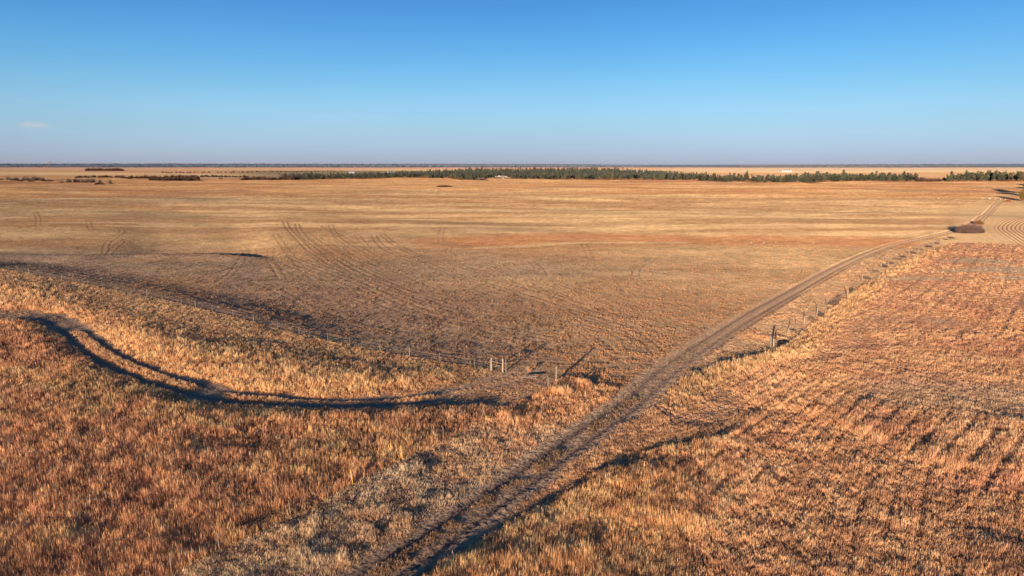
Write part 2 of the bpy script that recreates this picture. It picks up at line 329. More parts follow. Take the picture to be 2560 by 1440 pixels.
SWALE = hits([(1150,605),(1300,598),(1450,592),(1600,596),(1750,600),(1900,600),(2050,602),(2200,606)], 3)
PALE_LINE = hits([(1200,620),(1320,615),(1420,608),(1560,606),(1700,607)], 3)
GREYP = hits([(2150,985),(2250,990),(2350,1000),(2450,1005),(2600,1010)], 3)
TONGUE = hits([(1290,985),(1380,985),(1460,985),(1510,990)], 3)
STRIP_POLY = [tuple(p) for p in LFW]+[tuple(hit(1290,938)), tuple(hit(1230,960))]+[tuple(p) for p in GRASS_EDGE[::-1]]
PC = hit(2498, 575)+300*np.array([.842, -.54]); PR = 300.0
CLEAR_POLY = [tuple(hit(*p)) for p in [(-80,773),(40,774),(130,781),(190,797),(215,815),(180,822),(120,806),(60,804),(-80,812)]]
GATE_POLY = [tuple(hit(*p)) for p in [(1175,965),(1205,938),(1262,930),(1320,925),(1385,948),(1378,972),(1345,985),(1292,1012),(1240,1035),(1195,1030),(1120,1012),(1080,1004),(1100,988)]]
RIGHT_POLY = list(map(tuple, RT_EDGE))+[tuple(flat(4200, 640)), tuple(flat(4200, 2400)), tuple(flat(900, 1600)), tuple(flat(1000,1475))]
rpx = [(1000,1475),(1080,1415),(1130,1375),(1230,1300),(1340,1220),(1440,1150),(1530,1085)]
RIGHT_POLY += [tuple(hit(*p)) for p in rpx]
VERGE_POLY = [tuple(p) for p in F2]+[tuple(flat(640,1600)), tuple(flat(800,1500))]+[tuple(hit(*p)) for p in [(880,1440),(1000,1365),(1120,1290),(1240,1205),(1340,1140),(1440,1065),(1530,1000),(1545,975),(1480,962),(1420,945)]]
RVERGE_POLY = [tuple(hit(*p)) for p in [(1650,990),(1760,900),(1850,835),(1950,775),(2050,712),(2150,658),(2260,620),(2350,600),(2330,622),(2240,666),(2150,716),(2060,786),(1990,838),(1930,880),(1800,912),(1700,955)]]
LEFT_POLY = [tuple(p) for p in LFW]+[tuple(hit(*p)) for p in [(1264,935),(1300,940),(1369,974)]]+[tuple(p) for p in F2[2:]]+[tuple(flat(60,1600)), tuple(flat(-2600,1600)), tuple(flat(-2600,700)), tuple(flat(-400,640))]

# ------------------------------------------------------------------ materials
def new_mat(name):
    m = bpy.data.materials.new(name); m.use_nodes = True; nt = m.node_tree; nt.nodes.clear()
    return m, nt, nt.nodes.new('ShaderNodeOutputMaterial')
def N(nt, t, **k):
    n = nt.nodes.new(t)
    for a, b in k.items(): setattr(n, a, b)
    return n
def math_(nt, op, a, b=None):
    n = N(nt, 'ShaderNodeMath', operation=op)
    for i, v in enumerate((a, b)):
        if v is None: continue
        if hasattr(v, 'links'): nt.links.new(v, n.inputs[i])
        else: n.inputs[i].default_value = v
    return n.outputs[0]
def simple(name, col, rough=.9, var=.25, scale=6.0, metal=0.0):
    m, nt, out = new_mat(name)
    b = N(nt, 'ShaderNodeBsdfPrincipled'); b.inputs['Roughness'].default_value = rough; b.inputs['Metallic'].default_value = metal
    tc = N(nt, 'ShaderNodeTexCoord'); nz = N(nt, 'ShaderNodeTexNoise'); nz.inputs['Scale'].default_value = scale; nz.inputs['Detail'].default_value = 4
    nt.links.new(tc.outputs['Object'], nz.inputs['Vector'])
    rp = N(nt, 'ShaderNodeValToRGB'); rp.color_ramp.elements[0].position = .3; rp.color_ramp.elements[1].position = .7
    rp.color_ramp.elements[0].color = (*[c*(1-var) for c in col], 1); rp.color_ramp.elements[1].color = (*[min(1, c*(1+var)) for c in col], 1)
    nt.links.new(nz.outputs['Fac'], rp.inputs[0]); nt.links.new(rp.outputs[0], b.inputs['Base Color']); nt.links.new(b.outputs[0], out.inputs[0])
    return m
def ground_mat():
    m, nt, out = new_mat('ground_mat')
    at = N(nt, 'ShaderNodeAttribute', attribute_name='albedo'); fz = N(nt, 'ShaderNodeAttribute', attribute_name='fuzz')
    tc = N(nt, 'ShaderNodeTexCoord')
    nz = N(nt, 'ShaderNodeTexNoise'); nz.inputs['Scale'].default_value = 3.0; nz.inputs['Detail'].default_value = 6; nz.inputs['Roughness'].default_value = .7
    nt.links.new(tc.outputs['Object'], nz.inputs['Vector'])
    mr = N(nt, 'ShaderNodeMapRange'); mr.inputs[1].default_value = .3; mr.inputs[2].default_value = .7; mr.inputs[3].default_value = .5; mr.inputs[4].default_value = 1.5
    nt.links.new(nz.outputs['Fac'], mr.inputs[0])
    vm = N(nt, 'ShaderNodeVectorMath', operation='SCALE'); nt.links.new(at.outputs['Color'], vm.inputs[0]); nt.links.new(mr.outputs[0], vm.inputs['Scale'])
    # short grass stands upright: scatter the shading normal the way stems do
    n2 = N(nt, 'ShaderNodeTexNoise'); n2.inputs['Scale'].default_value = 5.0; n2.inputs['Detail'].default_value = 3
    nt.links.new(tc.outputs['Object'], n2.inputs['Vector'])
    s = N(nt, 'ShaderNodeVectorMath', operation='SUBTRACT'); s.inputs[1].default_value = (.5,.5,.5); nt.links.new(n2.outputs['Color'], s.inputs[0])
    ml = N(nt, 'ShaderNodeVectorMath', operation='MULTIPLY'); ml.inputs[1].default_value = (7, 7, 0); nt.links.new(s.outputs[0], ml.inputs[0])
    sc2 = N(nt, 'ShaderNodeVectorMath', operation='SCALE'); nt.links.new(ml.outputs[0], sc2.inputs[0]); nt.links.new(fz.outputs['Fac'], sc2.inputs['Scale'])
    ge = N(nt, 'ShaderNodeNewGeometry')
    ad = N(nt, 'ShaderNodeVectorMath', operation='ADD'); nt.links.new(ge.outputs['Normal'], ad.inputs[0]); nt.links.new(sc2.outputs[0], ad.inputs[1])
    no = N(nt, 'ShaderNodeVectorMath', operation='NORMALIZE'); nt.links.new(ad.outputs[0], no.inputs[0])
    pg = N(nt, 'ShaderNodeAttribute', attribute_name='plough'); pd = N(nt, 'ShaderNodeVectorMath', operation='SUBTRACT'); pd.inputs[1].default_value = (PC[0], PC[1], 0)
    nt.links.new(tc.outputs['Object'], pd.inputs[0]); pm = N(nt, 'ShaderNodeVectorMath', operation='MULTIPLY'); pm.inputs[1].default_value = (1,1,0); nt.links.new(pd.outputs[0], pm.inputs[0])
    pl_ = N(nt, 'ShaderNodeVectorMath', operation='LENGTH'); nt.links.new(pm.outputs[0], pl_.inputs[0])
    wn = N(nt, 'ShaderNodeTexNoise'); wn.inputs['Scale'].default_value = .06; wn.inputs['Detail'].default_value = 1; nt.links.new(tc.outputs['Object'], wn.inputs['Vector'])
    ph = math_(nt, 'ADD', math_(nt, 'MULTIPLY', pl_.outputs['Value'], 2*math.pi/1.5), math_(nt, 'MULTIPLY', wn.outputs['Fac'], 2.0))
    sn = math_(nt, 'SINE', ph); rr_ = N(nt, 'ShaderNodeMapRange'); rr_.inputs[1].default_value = -.1; rr_.inputs[2].default_value = .7; nt.links.new(sn, rr_.inputs[0])
    pf = math_(nt, 'MULTIPLY', math_(nt, 'MULTIPLY', rr_.outputs[0], pg.outputs['Fac']), .9)
    mxp = N(nt, 'ShaderNodeMix', data_type='RGBA'); ip = [q_ for q_ in mxp.inputs if q_.type == 'RGBA']; nt.links.new(pf, mxp.inputs[0]); nt.links.new(vm.outputs[0], ip[0]); ip[1].default_value = (.22,.11,.065,1)
    vmo = [q_ for q_ in mxp.outputs if q_.type == 'RGBA'][0]
    d = N(nt, 'ShaderNodeBsdfDiffuse'); d.inputs['Roughness'].default_value = 1
    nt.links.new(vmo, d.inputs['Color']); nt.links.new(no.outputs[0], d.inputs['Normal']); nt.links.new(d.outputs[0], out.inputs[0])
    return m
def attr_mat(name, transl=.0, attr='tint'):
    m, nt, out = new_mat(name)
    at = N(nt, 'ShaderNodeAttribute', attribute_name=attr)
    d = N(nt, 'ShaderNodeBsdfDiffuse'); d.inputs['Roughness'].default_value = .6
    nt.links.new(at.outputs['Color'], d.inputs['Color'])
    if transl > 0:
        t = N(nt, 'ShaderNodeBsdfTranslucent'); nt.links.new(at.outputs['Color'], t.inputs['Color'])
        mx = N(nt, 'ShaderNodeMixShader'); mx.inputs[0].default_value = transl
        nt.links.new(d.outputs[0], mx.inputs[1]); nt.links.new(t.outputs[0], mx.inputs[2]); nt.links.new(mx.outputs[0], out.inputs[0])
    else: nt.links.new(d.outputs[0], out.inputs[0])
    return m

# ------------------------------------------------------------------ mesh helpers
def np_mesh(name, V, Fc, k, mat, cols=None, attr='tint', extra=None, smooth=False):
    me = bpy.data.meshes.new(name); V = np.asarray(V, np.float32); Fc = np.asarray(Fc, np.int32)
    me.vertices.add(len(V)); me.vertices.foreach_set('co', V.ravel())
    nf = len(Fc); me.loops.add(nf*k); me.loops.foreach_set('vertex_index', Fc.ravel())
    me.polygons.add(nf); me.polygons.foreach_set('loop_start', np.arange(0, nf*k, k, dtype=np.int32))
    try: me.polygons.foreach_set('loop_total', np.full(nf, k, np.int32))
    except Exception: pass
    me.update(calc_edges=True)
    if cols is not None:
        a = me.attributes.new(attr, 'FLOAT_COLOR', 'POINT'); c = np.ones((len(V), 4), np.float32); c[:, :3] = cols; a.data.foreach_set('color', c.ravel())
    for nm, v in (extra or {}).items():
        a = me.attributes.new(nm, 'FLOAT', 'POINT'); a.data.foreach_set('value', np.asarray(v, np.float32))
    if smooth: me.polygons.foreach_set('use_smooth', np.ones(nf, bool))
    if mat: me.materials.append(mat)
    return me
def link(name, data, parent=None, loc=(0,0,0), rz=0, s=1):
    o = bpy.data.objects.new(name, data); COL.objects.link(o)
    if parent: o.parent = parent
    o.location = loc; o.rotation_euler = (0, 0, rz)
    o.scale = (s, s, s) if not hasattr(s, '__len__') else s
    return o
def tag(o, label=None, cat=None, group=None, kind=None):
    if label: o['label'] = label
    if cat: o['category'] = cat
    if group: o['group'] = group
    if kind: o['kind'] = kind
    return o
class MB:
    def __init__(s): s.v = []; s.f = []; s.mi = []; s.c = []
    def tube(s, a, b, r0, r1, n=8, mi=0, wob=0, rings=1, cap=True, col=(1,1,1)):
        a = Vector(a); b = Vector(b); ax = (b-a).normalized(); up = Vector((0,0,1)) if abs(ax.z) < .9 else Vector((1,0,0))
        e1 = ax.cross(up).normalized(); e2 = ax.cross(e1); base = len(s.v)
        for k in range(rings+1):
            t = k/rings; c = a.lerp(b, t); r = r0+(r1-r0)*t
            if 0 < k < rings: c = c+e1*random.uniform(-wob, wob)+e2*random.uniform(-wob, wob)
            for i in range(n):
                th = 2*math.pi*i/n; rr = r*(1+random.uniform(-.08, .08)*(wob > 0)); s.v.append(tuple(c+e1*rr*math.cos(th)+e2*rr*math.sin(th))); s.c.append(col)
        for k in range(rings):
            for i in range(n): s.f.append((base+k*n+i, base+k*n+(i+1)%n, base+(k+1)*n+(i+1)%n, base+(k+1)*n+i)); s.mi.append(mi)
        if cap:
            s.f.append(tuple(base+rings*n+i for i in range(n))); s.mi.append(mi); s.f.append(tuple(base+i for i in reversed(range(n)))); s.mi.append(mi)
    def box(s, c, d, mi=0, col=(1,1,1)):
        b = len(s.v)
        for z in (-.5,.5):
            for y in (-.5,.5):
                for x in (-.5,.5): s.v.append((c[0]+x*d[0], c[1]+y*d[1], c[2]+z*d[2])); s.c.append(col)
        for q in ((0,2,3,1),(4,5,7,6),(0,1,5,4),(2,6,7,3),(0,4,6,2),(1,3,7,5)): s.f.append(tuple(b+i for i in q)); s.mi.append(mi)
    def tri(s, p, q, r, mi=0, col=(1,1,1), cols=None):
        b = len(s.v); s.v += [tuple(p), tuple(q), tuple(r)]; s.c += (cols if cols else [col]*3); s.f.append((b, b+1, b+2)); s.mi.append(mi)
    def build(s, name, mats):
        me = bpy.data.meshes.new(name); me.from_pydata(s.v, [], s.f)
        for m in (mats if isinstance(mats, (list, tuple)) else [mats]): me.materials.append(m)
        me.polygons.foreach_set('material_index', s.mi)
        a = me.attributes.new('tint', 'FLOAT_COLOR', 'POINT'); a.data.foreach_set('color', np.array([(*c[:3], 1) for c in s.c], np.float32).ravel())
        me.update(); return me

# ------------------------------------------------------------------ the ground sheet
def build_ground():
    t = np.concatenate([np.arange(1900, 1100, -14), np.arange(1100, 70, -1.5), np.arange(70, 12, -.6), np.arange(12, 1.55, -.22)])
    ys = np.concatenate([[-400,-200,-100,-40,-10,5,14,20], CH*F/t]); ys = np.unique(ys)
    us = np.concatenate([-np.geomspace(4.5, .86, 40), np.linspace(-.84, .84, 1560), np.geomspace(.86, 4.5, 40)])
    Yg, Ug = np.meshgrid(ys, us, indexing='ij'); Xg = Ug*np.sqrt(Yg**2+30**2)
    X = Xg.ravel(); Y = Yg.ravel()
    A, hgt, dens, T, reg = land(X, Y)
    Z = H(X, Y)
    # ruts and clods in the earth itself
    D, _ = seg_dist(X, Y, ROAD, 10); Z = Z-.11*np.exp(-((D-1.05)/.42)**2)+.07*np.exp(-((D-2.6)/.6)**2)
    D, _ = seg_dist(X, Y, TRACK, 10); Z = Z-.03*np.exp(-((D-1.4)/.6)**2)
    for W in TRW[:NT]:
        D, _ = seg_dist(X, Y, W, 4); Z = Z-.04*np.exp(-((D-.95)/.3)**2)
    Dm = np.hypot(X-PC[0], Y-PC[1]); uu = np.where(Y > 1, X/np.maximum(Y, 1), 0)*F*1.016+1280; plm = sm(PR+3, PR-1, Dm)*sm(2440, 2480, uu)*sm(236, 246, Y)*sm(362, 350, Y)
    Z = Z+.07*(fbm(X, Y, .9, 2, 120)-.5)*sm(190, 90, np.hypot(X, Y))+.05*(fbm(X, Y, .38, 2, 121)-.5)*sm(120, 70, np.hypot(X, Y))*sm(3.4, 2.4, seg_dist(X, Y, ROAD, 6)[0])
    q = (X-.79*Y)/1.274
    nR, nC = Yg.shape; i = np.arange(nR*nC).reshape(nR, nC)
    Q = np.stack([i[:-1, :-1], i[:-1, 1:], i[1:, 1:], i[1:, :-1]], -1).reshape(-1, 4)
    fuzz = np.clip(.15+sm(100, 260, np.hypot(X, Y))*.38, 0, .6)
    Dr, _ = seg_dist(X, Y, ROAD, 8); fuzz = np.where(Dr < 2.4, .15, fuzz)
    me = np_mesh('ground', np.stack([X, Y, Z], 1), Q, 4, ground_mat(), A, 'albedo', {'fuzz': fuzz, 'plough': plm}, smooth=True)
    tag(link('ground', me), kind='structure')
build_ground()

# ------------------------------------------------------------------ grasses
def grass_layer(ntuft, nb, layer):
    t = RNG.uniform(118, 1420, ntuft); Y = CH*F/t; u = RNG.uniform(-.88, .88, ntuft); X = u*Y
    if layer == 1:
        keep = RNG.random(ntuft) < np.interp(t, [118, 400, 800, 1420], [1, 1, .62, .45]); X = X[keep]; Y = Y[keep]
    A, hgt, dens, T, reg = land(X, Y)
    k = (RNG.random(len(X)) < dens) & (hgt > .035) & ~((reg == 0) & (Y > 330))
    if layer == 1: k &= (hgt > .12)
    X, Y, hgt, T, reg, A = X[k], Y[k], hgt[k], T[k], reg[k], A[k]
    Z = H(X, Y); n = len(X); r = np.hypot(X, Y)
    def rep(a): return np.repeat(a, nb, 0)
    if layer == 0:      # matted understorey
        hgt = np.where(reg == 0, hgt*.8, np.minimum(hgt*.55, .36)); R0 = .14+r*.0022; hv = RNG.uniform(.6, 1.3, n); wb = .006+r*.00022
        cj = RNG.uniform(.55, 1.0, n); T = T*np.where(reg == 0, 1.0, .95)[:, None]
    else:               # upright seed-headed tufts
        big = RNG.random(n)**1.6; hv = .72+.5*big; R0 = .07+.08*big+r*.0011; wb = .0034+r*.00015
        cj = np.clip(RNG.normal(1.0, .08, n), .7, 1.3); R0 = R0*np.where(reg == 0, .5, 1.0)
    th = RNG.uniform(0, 2*math.pi, n*nb); q = np.sqrt(RNG.random(n*nb)); rad = rep(R0)*q
    bx = rep(X)+np.cos(th)*rad; by = rep(Y)+np.sin(th)*rad
    hs = rep(hgt*hv)*(RNG.uniform(.35, 1.2, n*nb) if layer else RNG.uniform(.45, 1.1, n*nb)); w = rep(wb)*RNG.uniform(.6, 1.4, n*nb)
    lean = RNG.uniform(.0, .12, n*nb)+(.12 if layer == 0 else 0)*RNG.random(n*nb); la = rep(RNG.uniform(0, 2*math.pi, n))+RNG.uniform(-1.6, 1.6, n*nb)
    flop = rep(RNG.random(n) < .05)*(RNG.random(n*nb) < .6); lean = lean+flop*.6
    fa = RNG.uniform(0, math.pi, n*nb); z0 = rep(Z)-.03; wx = np.cos(fa)*w; wy = np.sin(fa)*w
    V = np.empty((n*nb, 3, 3), np.float32)
    inv = (RNG.random(n*nb) < (.7 if layer else .3))[:, None]; tx = bx+np.cos(la)*lean*hs; ty = by+np.sin(la)*lean*hs
    lo = .6+.2*RNG.random(n*nb); mx_ = bx+np.cos(la)*lean*hs*lo; my_ = by+np.sin(la)*lean*hs*lo
    V[:, 0] = np.where(inv, np.stack([bx, by, z0], 1), np.stack([bx-wx, by-wy, z0], 1)); V[:, 1] = np.where(inv, np.stack([mx_+wx*1.5, my_+wy*1.5, z0+hs*lo], 1), np.stack([bx+wx, by+wy, z0], 1))
    V[:, 2] = np.where(inv, np.stack([tx-wx*.5, ty-wy*.5, z0+.03+hs], 1), np.stack([tx, ty, z0+.03+hs], 1))
    if layer == 1:      # a mixed stand: some bleached stems, some dark weeds
        sp = RNG.random(n); T = T.copy(); pale = (sp < .05)[:, None]; weed = (sp > .95)[:, None]
        T = np.where(pale, T*.45+np.array([.50,.42,.29]), T); T = np.where(weed, T*.35+np.array([.06,.04,.035]), T)
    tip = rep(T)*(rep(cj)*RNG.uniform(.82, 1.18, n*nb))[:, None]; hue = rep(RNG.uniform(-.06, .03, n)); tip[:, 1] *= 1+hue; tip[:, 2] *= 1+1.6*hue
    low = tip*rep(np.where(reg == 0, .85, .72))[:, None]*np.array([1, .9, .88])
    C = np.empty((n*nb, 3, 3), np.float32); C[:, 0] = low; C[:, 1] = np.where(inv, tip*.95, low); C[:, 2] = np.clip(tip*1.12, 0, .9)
    return V, C, rep(reg)
def build_grass():
    L = [grass_layer(330000, 7, 0), grass_layer(520000, 13, 1)]
    V = np.concatenate([l[0] for l in L]); C = np.concatenate([l[1] for l in L]); R = np.concatenate([l[2] for l in L])
    mat = attr_mat('dry_grass_mat', .3)
    info = {3: ('prairie_grass', 'tall golden orange dry prairie grass of the left meadow around the curving track'),
            1: ('verge_grass', 'patchy grey and tan dry grass between the fences and the dirt road'),
            2: ('field_grass', 'rusty reddish dry grass of the field right of the dirt road'),
            0: ('pasture_grass', 'short tan grazed grass of the open pasture beyond the left fence')}
    for rid, (nm, lab) in info.items():
        m = R == rid; v = V[m].reshape(-1, 3); c = C[m].reshape(-1, 3); nf = len(v)//3
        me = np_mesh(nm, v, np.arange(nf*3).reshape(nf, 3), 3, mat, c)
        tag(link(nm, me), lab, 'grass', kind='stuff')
build_grass()

# ------------------------------------------------------------------ fences and posts
M_WOOD = simple('weathered_wood', (.32,.25,.19), .95, .3, 9)
M_PALE = simple('pale_post_wood', (.19,.155,.12), .95, .25, 9)
M_STEEL = simple('galvanised_wire', (.32,.30,.28), .6, .2, 20)
M_RED = simple('red_painted_steel', (.45,.10,.06), .7, .25, 12)
M_YEL = simple('yellow_plastic', (.50,.30,.05), .5, .12, 12)
M_RUB = simple('black_rubber', (.022,.021,.021), .75, .3, 8)
M_WHITE = simple('white_paint', (.58,.57,.55), .6, .08, 4)
def post_mesh(r, h, n=9, mat=None, wob=.008, pointed=False):
    b = MB(); b.tube((0,0,-.35), (0,0,h), r*1.05, r*.92, n, wob=wob, rings=5); b.tube((0,0,h), (0,0,h+.03), r*.9, r*.55, n)
    return b.build('post', mat)
def tpost_mesh(h, mat):
    b = MB(); b.box((0,0,h/2-.2), (.05,.012,h+.4)); b.box((0,.024,h/2-.2), (.012,.036,h+.4))
    for k in range(int(h/.2)): b.box((0,-.011,.2+k*.2), (.03,.01,.02))
    return b.build('post', mat)
def fence(name, label, W, posts, wires=3, h=1.25, loc=None):
    x0, y0 = W[0]; root = link(name, None, None, (x0, y0, gz(x0, y0))); z0 = root.location.z
    tag(root, label, 'fence')
    tops = []
    for i, (x, y) in enumerate(W):
        me, lean = posts(i)
        o = link('post', me, root, (x-x0, y-y0, gz(x, y)-z0), random.uniform(0, 6)); o.rotation_euler = (lean[1], lean[0], random.uniform(0, .6)); tops.append(Vector((x-x0, y-y0, gz(x, y)-z0)))
    for k in range(wires):
        b = MB(); hh = h*(.38+.26*k)
        for p, q in zip(tops, tops[1:]):
            m = (p+q)/2; m.z += -.03
            up = Vector((0,0,hh)); b.tube(p+up, m+up, .005, .005, 4, cap=False); b.tube(m+up, q+up, .005, .005, 4, cap=False)
        link('wire', b.build('wire', M_STEEL), root)
    return root
P_THIN = [post_mesh(.036, 1.45, 8, M_PALE), post_mesh(.042, 1.35, 8, M_PALE), post_mesh(.04, 1.5, 8, M_WOOD)]
lf_posts = [(23,679),(45,683),(73,686),(100,691),(126,697),(155,701),(183,706),(220,713),(256,719),(292,726),(329,734),(368,741),(406,750),(454,762),(489,770),(531,781),(583,793),(634,807),(694,821),(748,836),(820,855),(875,866),(950,881),(1024,893),(1100,906),(1186,919),(1226,925)]
fence('wire_fence', 'long wire fence of thin pale posts between the left meadow and the pasture', [tuple(hit(*p)) for p in lf_posts], lambda i: (P_THIN[i % 3 if i % 4 else 0], (random.uniform(-.04,.04), random.uniform(-.04,.04))))
T_ = tpost_mesh(1.45, M_PALE)
fence('wire_fence', 'wire fence running from the gateway down to the lower left between meadow and verge', [tuple(p) for p in F2[1:-1]],
      lambda i: (P_THIN[0] if i != 2 else P_THIN[1], [(0,0),(.0,.0),(.26,.0),(-.03,0),(-.05,0),(-.05,0),(-.06,0),(-.06,0),(0,0)][min(i, 8)]))
rfp = [p for p in RF_PX if p[0] != 1930]
P_OLD = [post_mesh(.075, 1.35, 8, M_WOOD, .02), post_mesh(.06, 1.2, 8, M_PALE, .02), post_mesh(.09, 1.4, 9, M_WOOD, .02)]
leans = [(.22,0),(-.08,0),(.03,0),(.06,0),(.02,0),(.12,0)]
fence('wire_fence', 'old leaning post and wire fence alongside the dirt road on the right', [tuple(hit(*p)) for p in rfp], lambda i: (P_OLD[i % 3], leans[i] if i < 6 else (random.uniform(-.1,.1), random.uniform(-.1,.1))))

def single(px, py, name, label, cat, me, lean=(0,0), group=None):
    x, y = hit(px, py); o = link(name, me, None, (x, y, gz(x, y))); o.rotation_euler = (lean[1], lean[0], 0); return tag(o, label, cat, group)
YM = MB(); YM.tube((0,0,-.3), (0,0,1.45), .048, .048, 12, rings=3); YM.tube((0,0,1.45), (0,0,1.53), .048, .02, 12); YM = YM.build('marker_post', M_YEL)
def off(px, py, dx, dy):
    x, y = hit(px, py); return x+dx, y+dy
for (px, py, lab) in [(1004,1150,'yellow marker post in the fence line, nearer the gateway of the two'), (880,1214,'yellow marker post in the fence line, the lower left one of the two')]:
    o = single(px+3, py+1, 'marker_post', lab, 'marker post', YM, (-.10,0), 'yellow marker posts in the fence line')
# braced corner left of the gateway
def corner():
    a = hit(1229,926); b = hit(1257,931); r = link('brace_corner', None, None, (b[0], b[1], gz(*b)))
    tag(r, 'braced wooden corner of the left fence with a rail and a loose diagonal bar', 'fence brace', None)
    big = post_mesh(.12, 1.9, 10, M_WOOD, .015)
    link('post', post_mesh(.10, 1.75, 10, M_WOOD, .012), r, (a[0]-b[0], a[1]-b[1], gz(*a)-gz(*b))); link('post', big, r, (0,0,0))
    c = MB(); c.tube((a[0]-b[0]+.1, a[1]-b[1], 1.32), (-.08, 0, 1.22), .05, .045, 8, wob=.01, rings=4); link('rail', c.build('rail', M_PALE), r)
    c = MB(); c.tube(((a[0]-b[0])*.72, (a[1]-b[1])*.72-.1, .62), ((a[0]-b[0])*.25, (a[1]-b[1])*.25-.1, .98), .06, .055, 8, wob=.01, rings=3); link('brace', c.build('brace', M_PALE), r)
corner()
single(1265,932,'gate_post','thin pale gate post right beside the braced fence corner','post', post_mesh(.06,1.95,9,M_PALE,.008))
single(1391,952,'gate_post','thick pale banded post on the right of the gateway','post', post_mesh(.15,2.0,12,M_PALE,.01))
# leaning T-like post with bands
single(1374,976,'gate_post','slim yellowish post leaning left in front of the thick gate post','post', post_mesh(.06,1.85,9,M_PALE,.01), (-.13,0))
def fallen():
    a = hit(1302,949); b = hit(1344,947.5); za = gz(*a)+.3; zb = gz(*b)+.34
    m = MB(); L = Vector((b[0]-a[0], b[1]-a[1], zb-za)); m.tube((0,0,0), L, .075, .065, 9, wob=.015, rings=6)
    m.tube((L.x*.1,L.y*.1,L.z*.1-.3), (L.x*.1,L.y*.1,L.z*.1-.05), .06, .06, 7); m.tube((L.x*.9,L.y*.9,-.35), (L.x*.9,L.y*.9,L.z*.9-.05), .06, .06, 7)
    o = link('fallen_pole', m.build('fallen_pole', M_PALE), None, (a[0], a[1], za)); tag(o, 'pale wooden pole lying low across the open gateway', 'pole')
fallen()
# right corner posts, tyre, red post
single(1926,873,'corner_post','thick pale weathered post at the near end of the right fence','post', post_mesh(.15,1.95,11,M_PALE,.02))
single(1934,868,'corner_post','shorter grey wooden post just behind the thick fence end post','post', post_mesh(.11,1.35,10,M_WOOD,.02))
single(1953,847,'steel_post','thin reddish steel post behind the old tyre','post', tpost_mesh(1.7, M_RED))
def tyre():
    x, y = hit(1957,863); b = MB(); n = 40; prof = [(.42,.0),(.40,.10),(.44,.30),(.56,.40),(.70,.40),(.80,.33),(.83,.2),(.80,.06),(.72,.0)]; k = len(prof)
    for i in range(n):
        th = 2*math.pi*i/n; lug = .035 if i % 2 else 0
        for j, (r, z) in enumerate(prof):
            rr = r+(lug if j in (5,6,7) else 0); b.v.append((rr*math.cos(th), rr*math.sin(th), z)); b.c.append((1,1,1))
    for i in range(n):
        for j in range(k): b.f.append((i*k+j, ((i+1)%n)*k+j, ((i+1)%n)*k+(j+1)%k, i*k+(j+1)%k)); b.mi.append(0)
    o = link('tyre', b.build('tyre', M_RUB), None, (x, y, gz(x, y)+.03)); o.rotation_euler = (.08,-.05,0)
    tag(o, 'large black tractor tyre lying flat in the grass beside the fence end posts', 'tyre')
tyre()

# small pale stones and white markers out on the grass
def stone_mesh(r, seed):
    rr = random.Random(seed); b = MB(); n = 9; b.v = []; 
    rings = 6
    for j in range(rings+1):
        ph = math.pi*j/rings
        for i in range(n):
            th = 2*math.pi*i/n; k = r*(1+rr.uniform(-.16,.16)); b.v.append((k*math.sin(ph)*math.cos(th)*1.25, k*math.sin(ph)*math.sin(th), k*.75*math.cos(ph)+r*.45)); b.c.append((1,1,1))
    for j in range(rings):
        for i in range(n): b.f.append((j*n+i, (j+1)*n+i, (j+1)*n+(i+1)%n, j*n+(i+1)%n)); b.mi.append(0)
    return b
M_STONE = simple('pale_limestone', (.30,.26,.21), .95, .2, 3)
ST = [stone_mesh(.42, s).build('stone', M_STONE) for s in (1,2,3)]
for i, (px, py, s, lab) in enumerate([(1878,607,.9,'small pale stone, leftmost of the scattered row on the open pasture'),(1910,607.5,1.15,'largest pale stone of the scattered row on the open pasture'),(1940,606,.6,'small dark shadowed stone, third from the left in the pasture row'),(1953,609,.45,'tiny stone between the third and last stones of the pasture row'),(2033,609,.6,'lone small pale stone, rightmost of the pasture row')]):
    x, y = hit(px, py); o = link('stone', ST[i % 3], None, (x, y, gz(x, y)), i*1.3, s); tag(o, lab, 'stone', 'stones lying on the pasture')
wm = MB(); wm.tube((0,0,-.1),(0,0,.75),.42,.42,14,rings=2); wm.tube((0,0,.75),(0,0,.95),.42,.2,14); wm = wm.build('white_marker', M_WHITE)
for (px, py, s, lab) in [(1090,478,1.3,'bright white marker on the far fence line below the dark bush'),(1266,476,.8,'faint white marker on the far fence line near the middle'),(1790,487.5,.7,'small white marker on the far fence line above the wide pasture'),(2346,497,.9,'lone white marker well left of the row of five near the road end'),
    (2457,496.5,.8,'first white marker from the left in the row of five near the road end'),(2474,498,1.25,'biggest and brightest white marker in the row of five'),(2488,498,.7,'third white marker in the row of five near the road end'),(2501,498.5,.8,'fourth white marker in the row of five near the road end'),(2513,499,.7,'last white marker in the row, beside the rusty shrub')]:
    x, y = hit(px, py); tag(link('white_marker', wm, None, (x, y, gz(x, y)), 0, s*.8), lab, 'marker', 'white markers along the far fence line')

